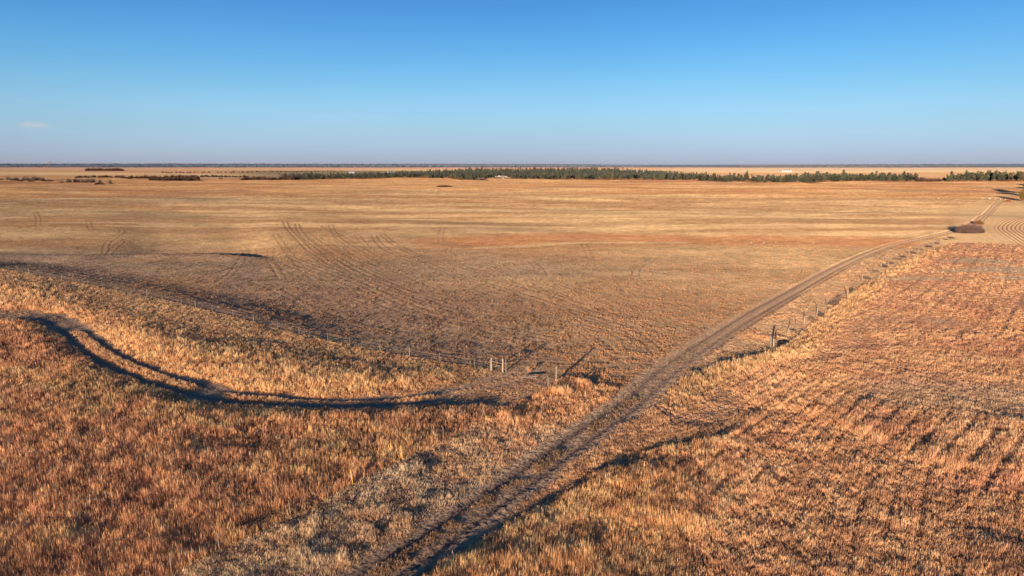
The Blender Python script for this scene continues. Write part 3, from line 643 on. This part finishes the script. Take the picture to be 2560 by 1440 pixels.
# ------------------------------------------------------------------ shrubs and trees
M_LEAF = attr_mat('foliage_mat', .1); M_BARK = attr_mat('bark_mat', 0)
def shrub_mesh(seed, rx, ry, h, n, col, w=.05, dome=True):
    rr = random.Random(seed); b = MB()
    for i in range(n):
        th = rr.uniform(0, 6.283); q = math.sqrt(rr.random()); x = rx*q*math.cos(th); y = ry*q*math.sin(th)
        top = h*math.sqrt(max(.05, 1-q*q*.9))*rr.uniform(.55, 1.08)*(1+.25*math.sin(x*1.7+seed)*math.cos(y*2.1))
        z0 = max(0, top*rr.uniform(-.2, .72)); z1 = min(top, z0+h*rr.uniform(.2, .5)); dx = x*.18*rr.random()+rr.uniform(-.25,.25)*h*.4; dy = y*.18*rr.random()+rr.uniform(-.25,.25)*h*.4
        a = rr.uniform(0, 3.14); c = rr.uniform(.55, 1.4)*(.6+.5*z1/h); cc = tuple(k*c for k in col)
        b.tri((x-w*math.cos(a), y-w*math.sin(a), z0), (x+w*math.cos(a), y+w*math.sin(a), z0), (x+dx, y+dy, z1), col=cc)
    return b
def shrub(px, py, label, mesh, name='shrub', group=None, s=1, rz=0):
    x, y = hit(px, py); return tag(link(name, mesh, None, (x, y, gz(x, y)-.05), rz, s), label, 'shrub', group)
shrub(2424,582,'wide low thicket of dark bare stems beside the bend of the road', shrub_mesh(1, 5.4, 3.0, 4.3, 5200, (.19,.12,.105), .06).build('thicket', M_LEAF), 'thicket')
shrub(2447,561,'round russet shrub behind the dark thicket beside the road', shrub_mesh(2, 1.9, 1.7, 2.3, 2600, (.26,.13,.06), .06).build('shrub', M_LEAF))
shrub(2520,504,'small rusty orange shrub at the top end of the dirt road', shrub_mesh(3, 1.6, 1.3, 2.2, 1500, (.38,.13,.06), .08).build('shrub', M_LEAF))
shrub(1111,467,'dark low bush alone on the rusty grass far out in the middle', shrub_mesh(4, 9, 7, 2.6, 1800, (.10,.06,.05), .2).build('shrub', M_LEAF))
br = [shrub_mesh(10+k, .8, .6, .9, 420, c, .02).build('brush', M_LEAF) for k, c in enumerate([(.22,.15,.12),(.30,.20,.14),(.16,.11,.10)])]
bps = [(1985,832),(2028,800),(2052,790),(2085,762),(2100,748),(2132,728),(2168,697),(2190,681),(2212,668),(2228,660),(2245,650),(2258,644),(2284,634),(2302,626),(2322,618),(2342,610),(2365,600),(2380,596)]
for i, (px, py) in enumerate(bps):
    x, y = hit(px, py); tag(link('dry_brush', br[i % 3], None, (x, y, gz(x, y)-.03), i*.9, random.uniform(.8, 1.5)), 'dry grey brush tangled along the old right-hand fence', 'brush', 'dry brush along the right-hand fence')

def pine(seed, h, r, nclump=70, per=7, col=(.085,.115,.06), trunk=True, base=.12, ll=1.0):
    rr = random.Random(seed); b = MB()
    if trunk: b.tube((0,0,-1), (0,0,h*.85), h*.018, h*.005, 6, mi=1, col=(.20,.12,.08), rings=4, wob=.06)
    for i in range(nclump):
        t = rr.uniform(base, 1); rad = r*(1-t)**.42*(.75+.5*math.sin(t*19+seed)*.4)*(1 if t > base+.08 else .7); th = rr.uniform(0, 6.283); q = rad*math.sqrt(rr.uniform(.1, 1))
        c = Vector((q*math.cos(th), q*math.sin(th), h*t+rr.uniform(-.3, .3))); k = rr.uniform(.6, 1.45)*(.75+.4*t); R = r*.36*rr.uniform(.7, 1.25)
        if trunk and i % 9 == 0: b.tube((0,0,c.z-.4), c, .07, .03, 3, mi=1, cap=False, col=(.16,.10,.07))
        cc = tuple(v*k for v in (col if rr.random() > .12 else (col[0]*1.6, col[1]*1.15, col[2])))
        for j in range(per):
            d = Vector((rr.gauss(0,1), rr.gauss(0,1), rr.gauss(0,.7))).normalized()*R; e = Vector((rr.gauss(0,1), rr.gauss(0,1), rr.gauss(0,.8))).normalized()*R*.45
            b.tri(c-e+d*.1, c+e-d*.1, c+d, mi=0, col=cc)
    return b
PM = [pine(s, 15, 4.3+.4*(s % 3), 95, 8, c).build('pine_tree', [M_LEAF, M_BARK]) for s, c in enumerate([(.076,.084,.055),(.066,.076,.057),(.105,.088,.058),(.062,.072,.052),(.080,.090,.058)])]
rq = random.Random(11); npine = 0
edge_px = [(620,450),(780,450),(1000,446.5),(1120,447),(1150,451),(1190,451),(1215,447),(1400,449),(1710,451),(1800,454),(1900,459),(2010,460.5),(2060,456),(2130,454.5),(2590,454.5)]
def edge_y(px): return float(interp(px, edge_px))
px = 640
while px < 2590 and npine < 286:
    gap = 2293 < px < 2352 or 1220 < px < 1275 or 1466 < px < 1486; thin = 1740 < px < 1960
    dens_ = 1 if not gap else 0
    x, y = flat(px, edge_y(px)); y2 = y+rq.uniform(22, 150 if not thin else 110); x2 = x*y2/y
    if not gap:
        s = rq.uniform(.6, 1.15)
        if px > 2360: s *= interp(px, [(2360,.9),(2400,1.15),(2470,1.4),(2500,1.3),(2560,1.1)])
        elif px > 1990: s *= 1.18
        elif px > 1700: s *= .92
        elif px < 760: s *= .62
        elif px < 960: s *= .85
        o = link('pine_tree', PM[npine % 5], None, (x2, y2, gz(x2, y2)-.2), rq.uniform(0, 6), (s*rq.uniform(.85,1.15), s*rq.uniform(.85,1.15), s))
        if px < 1215: lab, g = 'dark green pine in the front row of the woodland left of the pale bank', 'front row pines left of the pale bank'
        elif px < 1740: lab, g = 'dark green pine in the front row of the woodland around the small white shed', 'front row pines around the white shed'
        elif px < 2293: lab, g = 'green pine in the front row of the right-hand pine belt', 'front row pines of the right-hand belt'
        else: lab, g = 'tall pine of the clump at the far right edge of the pasture', 'tall pines at the far right'
        tag(o, lab, 'pine tree', g); npine += 1
    px += rq.uniform(4, 9.5)*(1.25 if thin else 1)
print('pines', npine)

def scatter(name, label, cat, protos, pts, smin, smax, mats, kind='stuff', tintj=.25, hz=None):
    Vs = []; Cs = []; Fs = []; base = 0
    arr = [(np.array(p.v), np.array(p.c)[:, :3], [f for f in p.f if len(f) == 3]) for p in protos]
    arr = [(v, c, np.array(f)) for v, c, f in arr]
    for i, (x, y) in enumerate(pts):
        v, c, f = arr[i % len(arr)]; s = rq.uniform(smin, smax); a = rq.uniform(0, 6.28); ca, sa = math.cos(a)*s, math.sin(a)*s
        V = np.stack([v[:, 0]*ca-v[:, 1]*sa, v[:, 0]*sa+v[:, 1]*ca, v[:, 2]*s*rq.uniform(.85, 1.15)], 1)+np.array([x, y, 0]); Vs.append(V)
        cc = c*rq.uniform(1-tintj, 1+tintj)
        Cs.append(cc); Fs.append(f+base); base += len(v)
    V = np.concatenate(Vs); C = np.concatenate(Cs); Fc = np.concatenate(Fs)
    Z = np.concatenate([np.full(len(arr[i % len(arr)][0]), 0.) for i in range(len(pts))])
    P = np.array(pts); gzv = H(P[:, 0], P[:, 1]); cnt = [len(arr[i % len(arr)][0]) for i in range(len(pts))]
    V[:, 2] += np.repeat(gzv, cnt)-.2
    if hz is not None: C = C*(1-hz[1])+np.array(hz[0])*hz[1]  # distance haze blended straight into the foliage colours
    tag(link(name, np_mesh(name, V, Fc, 3, mats, C)), label, cat, kind=kind)
def poly_pts(px_poly, n, seed):
    P = np.array([flat(*p) for p in px_poly]); rg = np.random.default_rng(seed); out = []
    pp = np.array(px_poly, float)
    while len(out) < n:
        x = rg.uniform(pp[:, 0].min(), pp[:, 0].max(), 4000); y = rg.uniform(pp[:, 1].min(), pp[:, 1].max(), 4000)
        m = in_poly(x, y, pp)
        for a, b in zip(x[m], y[m]):
            out.append(flat(a, b))
            if len(out) >= n: break
    return out
LP = [pine(50+s, 15, 4.6, 34, 6, c, False, .06) for s, c in enumerate([(.052,.060,.044),(.058,.064,.046),(.048,.056,.042),(.070,.064,.046)])]
wood_poly = [(700,447),(780,447.5),(1000,445),(1120,445),(1215,445),(1235,441),(1272,441),(1285,447),(1460,447),(1464,444),(1490,444),(1495,448),(1710,449),(1740,447),(1700,440),(1640,434),(1590,431.5),(1520,428.5),(1400,427),(1300,427),(1180,428.5),(1080,432),(1000,434.5),(940,438),(860,440),(760,440),(710,443)]
scatter('pine_woodland', 'dense dark pine woodland filling the valley behind the front row of trees', 'woodland', LP, poly_pts(wood_poly, 4200, 3), .65, 1.1, M_LEAF, hz=((.10,.12,.13), .2))
beltpts = []
while len(beltpts) < 900:
    p = rq.uniform(1700, 2293); 
    if 1750 < p < 1960 and rq.random() < .45: continue
    x, y = flat(p, edge_y(p)); d = rq.uniform(18, 230 if p > 1980 else 150); beltpts.append((x*(y+d)/y, y+d))
belt = [(1700,450),(1800,452.5),(1900,457),(1990,458),(2060,454),(2130,452),(2290,452),(2290,446),(2200,445),(2050,446),(1960,449),(1880,449),(1800,447),(1710,446)]
scatter('pine_belt', 'pine belt behind the front row on the right with pale fields behind', 'woodland', LP, beltpts, .7, 1.15, M_LEAF)
scatter('pine_clump', 'crowded pines behind the tallest trees at the far right', 'woodland', LP, poly_pts([(2362,452.5),(2700,452.5),(2700,446),(2420,446)], 220, 6), .9, 1.45, M_LEAF)
# brush skirting the woodland foot
BR = [shrub_mesh(30+s, 3.0, 2.5, 2.6, 70, c, .55) for s, c in enumerate([(.20,.10,.06),(.16,.09,.06),(.24,.13,.075)])]
skirt = []
for k in range(800):
    p = rq.uniform(620, 2590); x, y = flat(p, edge_y(p)); d = rq.uniform(4, 30); skirt.append((x*(y+d)/y, y+d))
scatter('woodland_brush', 'low russet brush skirting the foot of the pine woodland', 'brush', BR, skirt, .8, 1.9, M_LEAF)
# cedar rows on the left (individual)
CED = [shrub_mesh(60+s, 4.2, 3.6, 5.2, 260, c, .6).build('cedar_shrub', M_LEAF) for s, c in enumerate([(.10,.055,.045),(.085,.06,.045),(.12,.06,.045)])]
rows = [((192,444),(290,443),10,.7),((2290,453.5),(2356,453.5),16,1.1),((300,443.5),(325,447),5,.7),((330,446),(492,447),20,1.0),((380,451),(490,452),13,.9),((432,443),(620,440.5),22,.7),((612,450),(760,449),24,.95),((700,436),(840,438),14,.5),((405,432),(520,431.5),14,.6),((545,432),(850,428),30,.55)]
k = 0
for a, b, n, s in rows:
    for i in range(n):
        t = i/(n-1); x, y = hit(a[0]+(b[0]-a[0])*t+rq.uniform(-3,3), a[1]+(b[1]-a[1])*t+rq.uniform(-.6,.6)); d = math.hypot(x, y)
        x, y = x, y
        ss = s*rq.uniform(.8, 1.3)*(1.25 if d < 1600 else 1.5)
        tag(link('cedar_shrub', CED[k % 3], None, (x, y, gz(x, y)-.3), rq.uniform(0, 6), ss), 'dark reddish cedar shrub in the broken rows left of the pine woodland', 'shrub', 'cedar shrubs in rows left of the woodland'); k += 1
# bare cottonwoods
def bare_tree(seed, h, col=(.20,.15,.12)):
    rr = random.Random(seed); tr = MB(); cr = MB()
    def grow(mb, p, d, L, r, lev):
        q = p+d*L; mb.tube(p, q, r, r*.68, 5 if lev < 2 else 3, cap=False, col=col)
        if lev >= 4: 
            for _ in range(5):
                e = (d+Vector((rr.gauss(0,.6), rr.gauss(0,.6), rr.gauss(.1,.4)))).normalized()*L*1.0; s_ = Vector((rr.uniform(-1,1), rr.uniform(-1,1), 0)).normalized()*.30
                cr.tri(q-s_, q+s_, q+e, col=tuple(c*rr.uniform(.8,1.4) for c in col))
            return
        for _ in range(3 if lev < 3 else 3):
            nd = (d+Vector((rr.gauss(0,.42), rr.gauss(0,.42), rr.uniform(0,.3)))).normalized(); grow(cr, q, nd, L*rr.uniform(.6,.82), r*.6, lev+1)
    grow(tr, Vector((0,0,-.3)), Vector((rr.uniform(-.05,.05), 0, 1)), h*.26, h*.022, 0)
    cr = shrub_mesh(200+seed, 3.4, 3.0, 10.5, 330, col, .15); cr.v = [(x, y, z+.8) for x, y, z in cr.v]
    return tr.build('trunk', M_BARK), cr.build('crown', M_LEAF)
BT = [bare_tree(s, 9.0) for s in range(5)]
def place_bare(px, py, s, lab, g, k):
    x, y = hit(px, py); r = link('bare_tree', None, None, (x, y, gz(x, y)), rq.uniform(0, 6), s*rq.uniform(.6, .85)); tag(r, lab, 'tree', g)
    link('trunk', BT[k % 5][0], r); link('crown', BT[k % 5][1], r)
k = 0
for px in (20,27,33,40,47,54,62,68,74,80,86,92,98,104,109): place_bare(px+rq.uniform(-2,2), 452+rq.uniform(-1.5,1), rq.uniform(.95,1.35), 'leafless grey tree in the dense grove at the far left', 'bare trees in the left grove', k); k += 1
for px, s in ((171,1.3),(176,1.0),(189,1.15),(196,1.1),(206,1.2),(213,1.15),(221,1.2),(229,1.35),(233,1.2)): place_bare(px, 457+rq.uniform(-.6,.8), s, 'leafless tree in the open line right of the left grove', 'bare trees in the open line', k); k += 1
place_bare(250,458,1.15,'single slim leafless tree standing above the dark shrub mound',None,1); place_bare(275,458,.95,'small leafless tree alone, last on the right of the bare tree line',None,2)
for i, (px, py, s) in enumerate([(52,453,.9),(78,454,.9),(112,453,1.0),(125,453,1.0),(154,456,.9),(245,461,1.1),(253,461,.9),(278,459.5,.6),(3,449,.9),(552,447,.8)]):
    x, y = hit(px, py); tag(link('dark_shrub', CED[i % 3], None, (x, y, gz(x, y)-.3), i, (s*1.2, s*1.1, s*.6)), 'low dark shrub mound beside the leafless trees at far left', 'shrub', 'dark shrub mounds by the bare trees')
for i in range(15):
    px = 218+i*6.3+rq.uniform(-1.5,1.5); x, y = flat(px, 427); tag(link('distant_tree', CED[i % 3], None, (x, y, gz(x, y)), i, rq.uniform(2.0,2.8)), 'distant rounded tree in the broken row on the left horizon plain', 'tree', 'distant tree row on the left plain')
# bare grey thicket in front of the pines
scatter('bare_thicket', 'grey brown bare thicket in the dip in front of the pine woodland', 'thicket', [shrub_mesh(80, 4, 3, 5, 120, (.17,.115,.10), .35)], [flat(rq.uniform(1150,1208), rq.uniform(448,450.5)) for _ in range(50)], .7, 1.05, M_LEAF)
scatter('cottonwood_grove', 'pinkish brown bare cottonwood grove rising among the pines', 'grove', [shrub_mesh(81, 7, 6, 13, 160, (.33,.23,.18), .7)], [flat(rq.uniform(1495,1530), rq.uniform(433,435)) for _ in range(16)], .8, 1.1, M_LEAF)
# trees standing off the right edge whose crowns and shadows reach into view
def leafy(seed, h, r, col):
    tr = MB(); tr.tube((0,0,-.4), (0,0,h*.55), h*.03, h*.014, 8, wob=.06, rings=5, col=(.14,.10,.08)); rr = random.Random(seed)
    for _ in range(6):
        a = rr.uniform(0,6.28); tr.tube((0,0,h*rr.uniform(.25,.5)), (r*.6*math.cos(a), r*.6*math.sin(a), h*rr.uniform(.55,.85)), h*.011, h*.004, 5, col=(.14,.10,.08))
    cr = MB()
    for i in range(420):
        d = Vector((rr.gauss(0,1), rr.gauss(0,1), rr.gauss(0,1))).normalized()*rr.uniform(.45,1)**.5; bump = 1+.22*math.sin(d.x*7+seed)*math.cos(d.y*6)
        c = Vector((d.x*r*bump, d.y*r*bump, h*.56+d.z*h*.44*bump)); kk = rr.uniform(.6,1.4); cc = tuple(v*kk for v in col)
        for j in range(6):
            p = c+Vector((rr.gauss(0,.3), rr.gauss(0,.3), rr.gauss(0,.3))); e = Vector((rr.gauss(0,1), rr.gauss(0,1), rr.gauss(0,1))).normalized()*.4; g = Vector((rr.gauss(0,1), rr.gauss(0,1), rr.gauss(0,1))).normalized()*.55
            cr.tri(p-e, p+e, p+g, col=cc)
    return tr.build('trunk', M_BARK), cr.build('crown', M_LEAF)
LT = [leafy(5, 8.5, 3.4, (.20,.13,.055)), leafy(6, 8, 3.2, (.16,.12,.05))]
for i, (px, py, s, lab) in enumerate([(2560,503,1.0,'russet and olive tree cut by the right edge of the picture at the road end'),(2580,493,1.7,'second olive brown tree of the row past the right edge'),(2594,484,1.8,'third olive brown tree of the row past the right edge'),(2606,476,1.8,'fourth olive brown tree of the row past the right edge'),(2618,469,1.8,'farthest olive brown tree of the row past the right edge')]):
    x, y = hit(px, py); r = link('field_tree', None, None, (x, y, gz(x, y)), i*2, s); tag(r, lab, 'tree', 'trees in a row at the right edge'); link('trunk', LT[i % 2][0], r); link('crown', LT[i % 2][1], r)

# far wooded ridges
RP = [shrub_mesh(90+s, 34, 22, 14, 22, c, 9) for s, c in enumerate([(.06,.085,.11),(.075,.10,.13)])]  # bluish base colours carry painted distance haze
rp = []
while len(rp) < 2600:
    px = rq.uniform(-300, 1620); Y = rq.uniform(5900, 11500); rp.append(((px-1280)/F/1.016*Y, Y))
scatter('ridge_woodland', 'haze-blue dark woodland covering the long ridge on the horizon', 'woodland', RP, rp, .6, 1.1, M_LEAF, hz=((.17,.20,.27), .6))
rp = []
for _ in range(900):
    px = rq.uniform(1560, 2800); Y = rq.choice([rq.uniform(6500, 7400), rq.uniform(6500, 7400), rq.uniform(10500, 11500)]); rp.append(((px-1280)/F/1.016*Y, Y))
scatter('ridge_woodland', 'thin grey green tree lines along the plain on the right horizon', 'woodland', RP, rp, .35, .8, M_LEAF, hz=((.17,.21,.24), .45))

# ------------------------------------------------------------------ distant buildings
M_ROOF = simple('grey_roof', (.35,.35,.36), .7, .15, 1); M_WIN = simple('dark_window', (.05,.06,.07), .3, .1, 1); M_CREAM = simple('cream_wall', (.85,.78,.62), .8, .05, 1); M_CONC = simple('pale_concrete', (.22,.22,.25), .8, .08, .1)
def house(px, py, w, d, h, rh, label, mat, z=0, name='farm_building', rz=0):
    x, y = flat(px, py); r = link(name, None, None, (x, y, gz(x, y)+z), rz); tag(r, label, 'building')
    b = MB(); b.box((0,0,h/2-1.5), (w, d, h+3)); link('wall', b.build('wall', mat), r)
    b = MB(); o = .4; v = [(-w/2-o,-d/2-o,h),(w/2+o,-d/2-o,h),(w/2+o,d/2+o,h),(-w/2-o,d/2+o,h),(-w/2-o,0,h+rh),(w/2+o,0,h+rh)]; b.v = v; b.c = [(1,1,1)]*6; b.f = [(0,1,5,4),(2,3,4,5),(0,4,3),(1,2,5),(3,2,1,0)]; b.mi = [0]*5
    link('roof', b.build('roof', M_ROOF), r)
    for k in range(3):
        b = MB(); b.box((-w*.3+k*w*.3, -d/2-.03, h*.5), (w*.12, .1, h*.35)); link('window', b.build('window', M_WIN), r)
house(1477,448.0,9,7,2.8,1.0,'small cream white shed at the foot of the pine woodland',M_CREAM,1.0,'shed')
house(1584,431,22,12,6,3,'white farm building, left one of the pair behind the pines',M_WHITE)
house(1601,431,26,14,5,3,'long white farm building, right one of the pair behind the pines',M_WHITE)
house(978,431.0,26,12,5,2.5,'grey roofed low building above the trees left of centre',M_CONC)
house(880,431.5,20,12,5,2.5,'pale farm building far back left of the radio mast',M_CONC)
house(1965,430,34,14,5,3,'white barn on the pale field beyond the right-hand pine belt',M_WHITE)
def elevator():
    px = 122; Y = 9800; X = (px-1280)/F/1.016*Y; r = link('grain_elevator', None, None, (X, Y, gz(X, Y))); tag(r, 'pale grain elevator towers tiny on the left horizon', 'grain elevator')
    for k in range(5):
        b = MB(); b.tube((-34+k*17, 0, -10), (-34+k*17, 0, 20+(k==2)*8), 7.5, 7.5, 14); b.tube((-34+k*17,0,20+(k==2)*8), (-34+k*17,0,24+(k==2)*8), 7.5, 1.5, 14); link('silo', b.build('silo', M_CONC), r)
    b = MB(); b.box((0,9,18), (10,9,50)); link('headhouse', b.build('headhouse', M_CONC), r)
elevator()
def mast():
    px = 920; Y = 7000; X = (px-1280)/F/1.016*Y; h = 118; r = link('radio_mast', None, None, (X, Y, gz(X, Y))); tag(r, 'thin guyed radio mast on the horizon left of centre', 'radio mast')
    b = MB(); w = 1.3
    for i in range(3):
        a = i*2.094; b.tube((w*math.cos(a), w*math.sin(a), 0), (w*math.cos(a), w*math.sin(a), h), .22, .22, 4)
    for k in range(40):
        z = k*h/40
        for i in range(3):
            a = i*2.094; c = a+2.094; b.tube((w*math.cos(a), w*math.sin(a), z), (w*math.cos(c), w*math.sin(c), z+h/40), .1, .1, 3, cap=False)
    link('lattice', b.build('lattice', M_CONC), r)
    for i in range(3):
        b = MB(); a = i*2.094+.4
        for q in (.35, .68, .97): b.tube((75*math.cos(a), 75*math.sin(a), 0), (0,0,h*q), .05, .05, 3, cap=False)
        link('guy_wire', b.build('guy_wire', M_STEEL), r)
mast()
# eroded pale bank among the pines
def bank():
    x, y = flat(1252, 444); n = 26; m = 12; V = []; Fc = []
    z0 = gz(x, y)
    for j in range(m+1):
        for i in range(n+1):
            u = i/n-.5; t = j/m; env = max(0, 1-(2*u)**2)**.6
            V.append((x+u*58+3*math.sin(j*1.3), y+t*26+3*math.sin(i*.9), z0+(t**.8)*10.5*env*(1+.16*math.sin(i*1.9+j))+.3*rq.random()-1.2*(1-env)*t*3))
    for j in range(m):
        for i in range(n): a = j*(n+1)+i; Fc.append((a, a+1, a+n+2, a+n+1))
    me = np_mesh('eroded_bank', V, Fc, 4, simple('pale_sandstone', (.46,.36,.27), .95, .35, .12)); tag(link('eroded_bank', me), kind='structure')
bank()

# ------------------------------------------------------------------ sky, sun, camera
def world():
    w = bpy.data.worlds.new('World'); sc.world = w; w.use_nodes = True; nt = w.node_tree; nt.nodes.clear()
    out = N(nt, 'ShaderNodeOutputWorld'); bg = N(nt, 'ShaderNodeBackground'); bg.inputs['Strength'].default_value = SKY_STR*3
    sk = N(nt, 'ShaderNodeTexSky', sky_type='NISHITA'); sk.sun_disc = False; sk.sun_elevation = SUN_EL; sk.sun_rotation = math.pi+SUN_AZ
    sk.altitude = 900; sk.air_density = 1.0; sk.dust_density = .6; sk.ozone_density = 1.6
    tc = N(nt, 'ShaderNodeTexCoord'); sx = N(nt, 'ShaderNodeSeparateXYZ'); nt.links.new(tc.outputs['Generated'], sx.inputs[0])
    # grade the sky by height above the horizon
    mr = N(nt, 'ShaderNodeMapRange'); mr.inputs[1].default_value = -.02; mr.inputs[2].default_value = .30; nt.links.new(sx.outputs['Z'], mr.inputs[0])
    rp = N(nt, 'ShaderNodeValToRGB'); e = rp.color_ramp.elements; stops = SKY_STOPS
    e[0].position = stops[0][0]; e[0].color = (*stops[0][1], 1); e[1].position = stops[-1][0]; e[1].color = (*stops[-1][1], 1)
    for p, c in stops[1:-1]:
        k = e.new(p); k.color = (*c, 1)
    nt.links.new(mr.outputs[0], rp.inputs[0])
    mx = N(nt, 'ShaderNodeMix', data_type='RGBA', blend_type='MULTIPLY'); mx.inputs[0].default_value = 1
    ins = [s for s in mx.inputs if s.type == 'RGBA']; nt.links.new(sk.outputs[0], ins[0]); nt.links.new(rp.outputs[0], ins[1])
    col0 = [s for s in mx.outputs if s.type == 'RGBA'][0]
    mz = N(nt, 'ShaderNodeMapRange'); mz.interpolation_type = 'SMOOTHSTEP'; mz.inputs[1].default_value = -.65; mz.inputs[2].default_value = .1; mz.inputs[3].default_value = 1.24; mz.inputs[4].default_value = 1.0; nt.links.new(sx.outputs['X'], mz.inputs[0])
    hn = N(nt, 'ShaderNodeTexNoise'); hn.inputs['Scale'].default_value = 2.2; hn.inputs['Detail'].default_value = 4; hm = N(nt, 'ShaderNodeMapping'); hm.inputs['Scale'].default_value = (1,1,7); nt.links.new(tc.outputs['Generated'], hm.inputs[0]); nt.links.new(hm.outputs[0], hn.inputs['Vector'])
    hr_ = N(nt, 'ShaderNodeMapRange'); hr_.inputs[1].default_value = .3; hr_.inputs[2].default_value = .7; hr_.inputs[3].default_value = .975; hr_.inputs[4].default_value = 1.03; nt.links.new(hn.outputs['Fac'], hr_.inputs[0])
    vs = N(nt, 'ShaderNodeVectorMath', operation='SCALE'); nt.links.new(col0, vs.inputs[0]); nt.links.new(math_(nt, 'MULTIPLY', mz.outputs[0], hr_.outputs[0]), vs.inputs['Scale']); col = vs.outputs[0]
    # one small wisp of cloud low on the left
    cd = ray(84, 313); cd = cd/np.linalg.norm(cd)
    nz = N(nt, 'ShaderNodeTexNoise'); nz.inputs['Scale'].default_value = 30; nz.inputs['Detail'].default_value = 5; mp = N(nt, 'ShaderNodeMapping'); mp.inputs['Scale'].default_value = (1,1,3); nt.links.new(tc.outputs['Generated'], mp.inputs[0]); nt.links.new(mp.outputs[0], nz.inputs['Vector'])
    sub = N(nt, 'ShaderNodeVectorMath', operation='SUBTRACT'); sub.inputs[1].default_value = tuple(cd); nt.links.new(tc.outputs['Generated'], sub.inputs[0])
    scl = N(nt, 'ShaderNodeVectorMath', operation='MULTIPLY'); scl.inputs[1].default_value = (1,1,3.2); nt.links.new(sub.outputs[0], scl.inputs[0])
    ln = N(nt, 'ShaderNodeVectorMath', operation='LENGTH'); nt.links.new(scl.outputs[0], ln.inputs[0])
    m2 = N(nt, 'ShaderNodeMapRange'); m2.interpolation_type = 'SMOOTHSTEP'; m2.inputs[1].default_value = .020; m2.inputs[2].default_value = .0; nt.links.new(ln.outputs['Value'], m2.inputs[0])
    m3 = N(nt, 'ShaderNodeMapRange'); m3.inputs[1].default_value = .42; m3.inputs[2].default_value = .68; nt.links.new(nz.outputs['Fac'], m3.inputs[0])
    f = math_(nt, 'MULTIPLY', m2.outputs[0], m3.outputs[0]); f = math_(nt, 'MULTIPLY', f, .9)
    m4 = N(nt, 'ShaderNodeMix', data_type='RGBA'); i4 = [s for s in m4.inputs if s.type == 'RGBA']; nt.links.new(f, m4.inputs[0]); nt.links.new(col, i4[0]); i4[1].default_value = (.62/SKY_STR/3, .60/SKY_STR/3, .62/SKY_STR/3, 1)
    nt.links.new([s for s in m4.outputs if s.type == 'RGBA'][0], bg.inputs[0]); nt.links.new(bg.outputs[0], out.inputs[0])
SKY_STR = .15
def lin(c): return [((v/255+.055)/1.055)**2.4 if v > 10 else v/255/12.92 for v in c]
SKY_STOPS = []
for row, tgt, raw in [(405,(172,182,202),(225,206,142)),(385,(173,190,210),(229,216,154)),(362,(172,198,218),(228,225,169)),(325,(168,207,228),(220,232,192)),(275,(156,208,238),(202,227,208)),(225,(138,201,240),(189,220,216)),(150,(111,184,237),(170,206,216)),(75,(92,165,229),(156,193,211)),(5,(80,152,221),(146,184,206))]:
    d_ = ray(1280, row); z_ = d_[2]/np.linalg.norm(d_); SKY_STOPS.append(((z_+.02)/.32, tuple(a/b/3 for a, b in zip(lin(tgt), lin(raw)))))
world()
sl = bpy.data.lights.new('sun', 'SUN'); sl.energy = 9.8; sl.angle = math.radians(.53); sl.color = (1, .77, .53)
so = link('sun', sl); so.rotation_euler = Vector((math.sin(SUN_AZ)*math.cos(SUN_EL), math.cos(SUN_AZ)*math.cos(SUN_EL), -math.sin(SUN_EL))).to_track_quat('-Z', 'Y').to_euler()
cam = bpy.data.cameras.new('camera'); co = link('camera', cam, None, (0,0,CH)); co.rotation_euler = (math.radians(90)-PITCH, 0, 0)
cam.sensor_width = 36; cam.lens = 36*F/2560; cam.clip_start = .5; cam.clip_end = 400000; sc.camera = co
sc.view_settings.view_transform = 'Standard'; sc.view_settings.look = 'None'; sc.view_settings.exposure = 0; sc.view_settings.gamma = 1
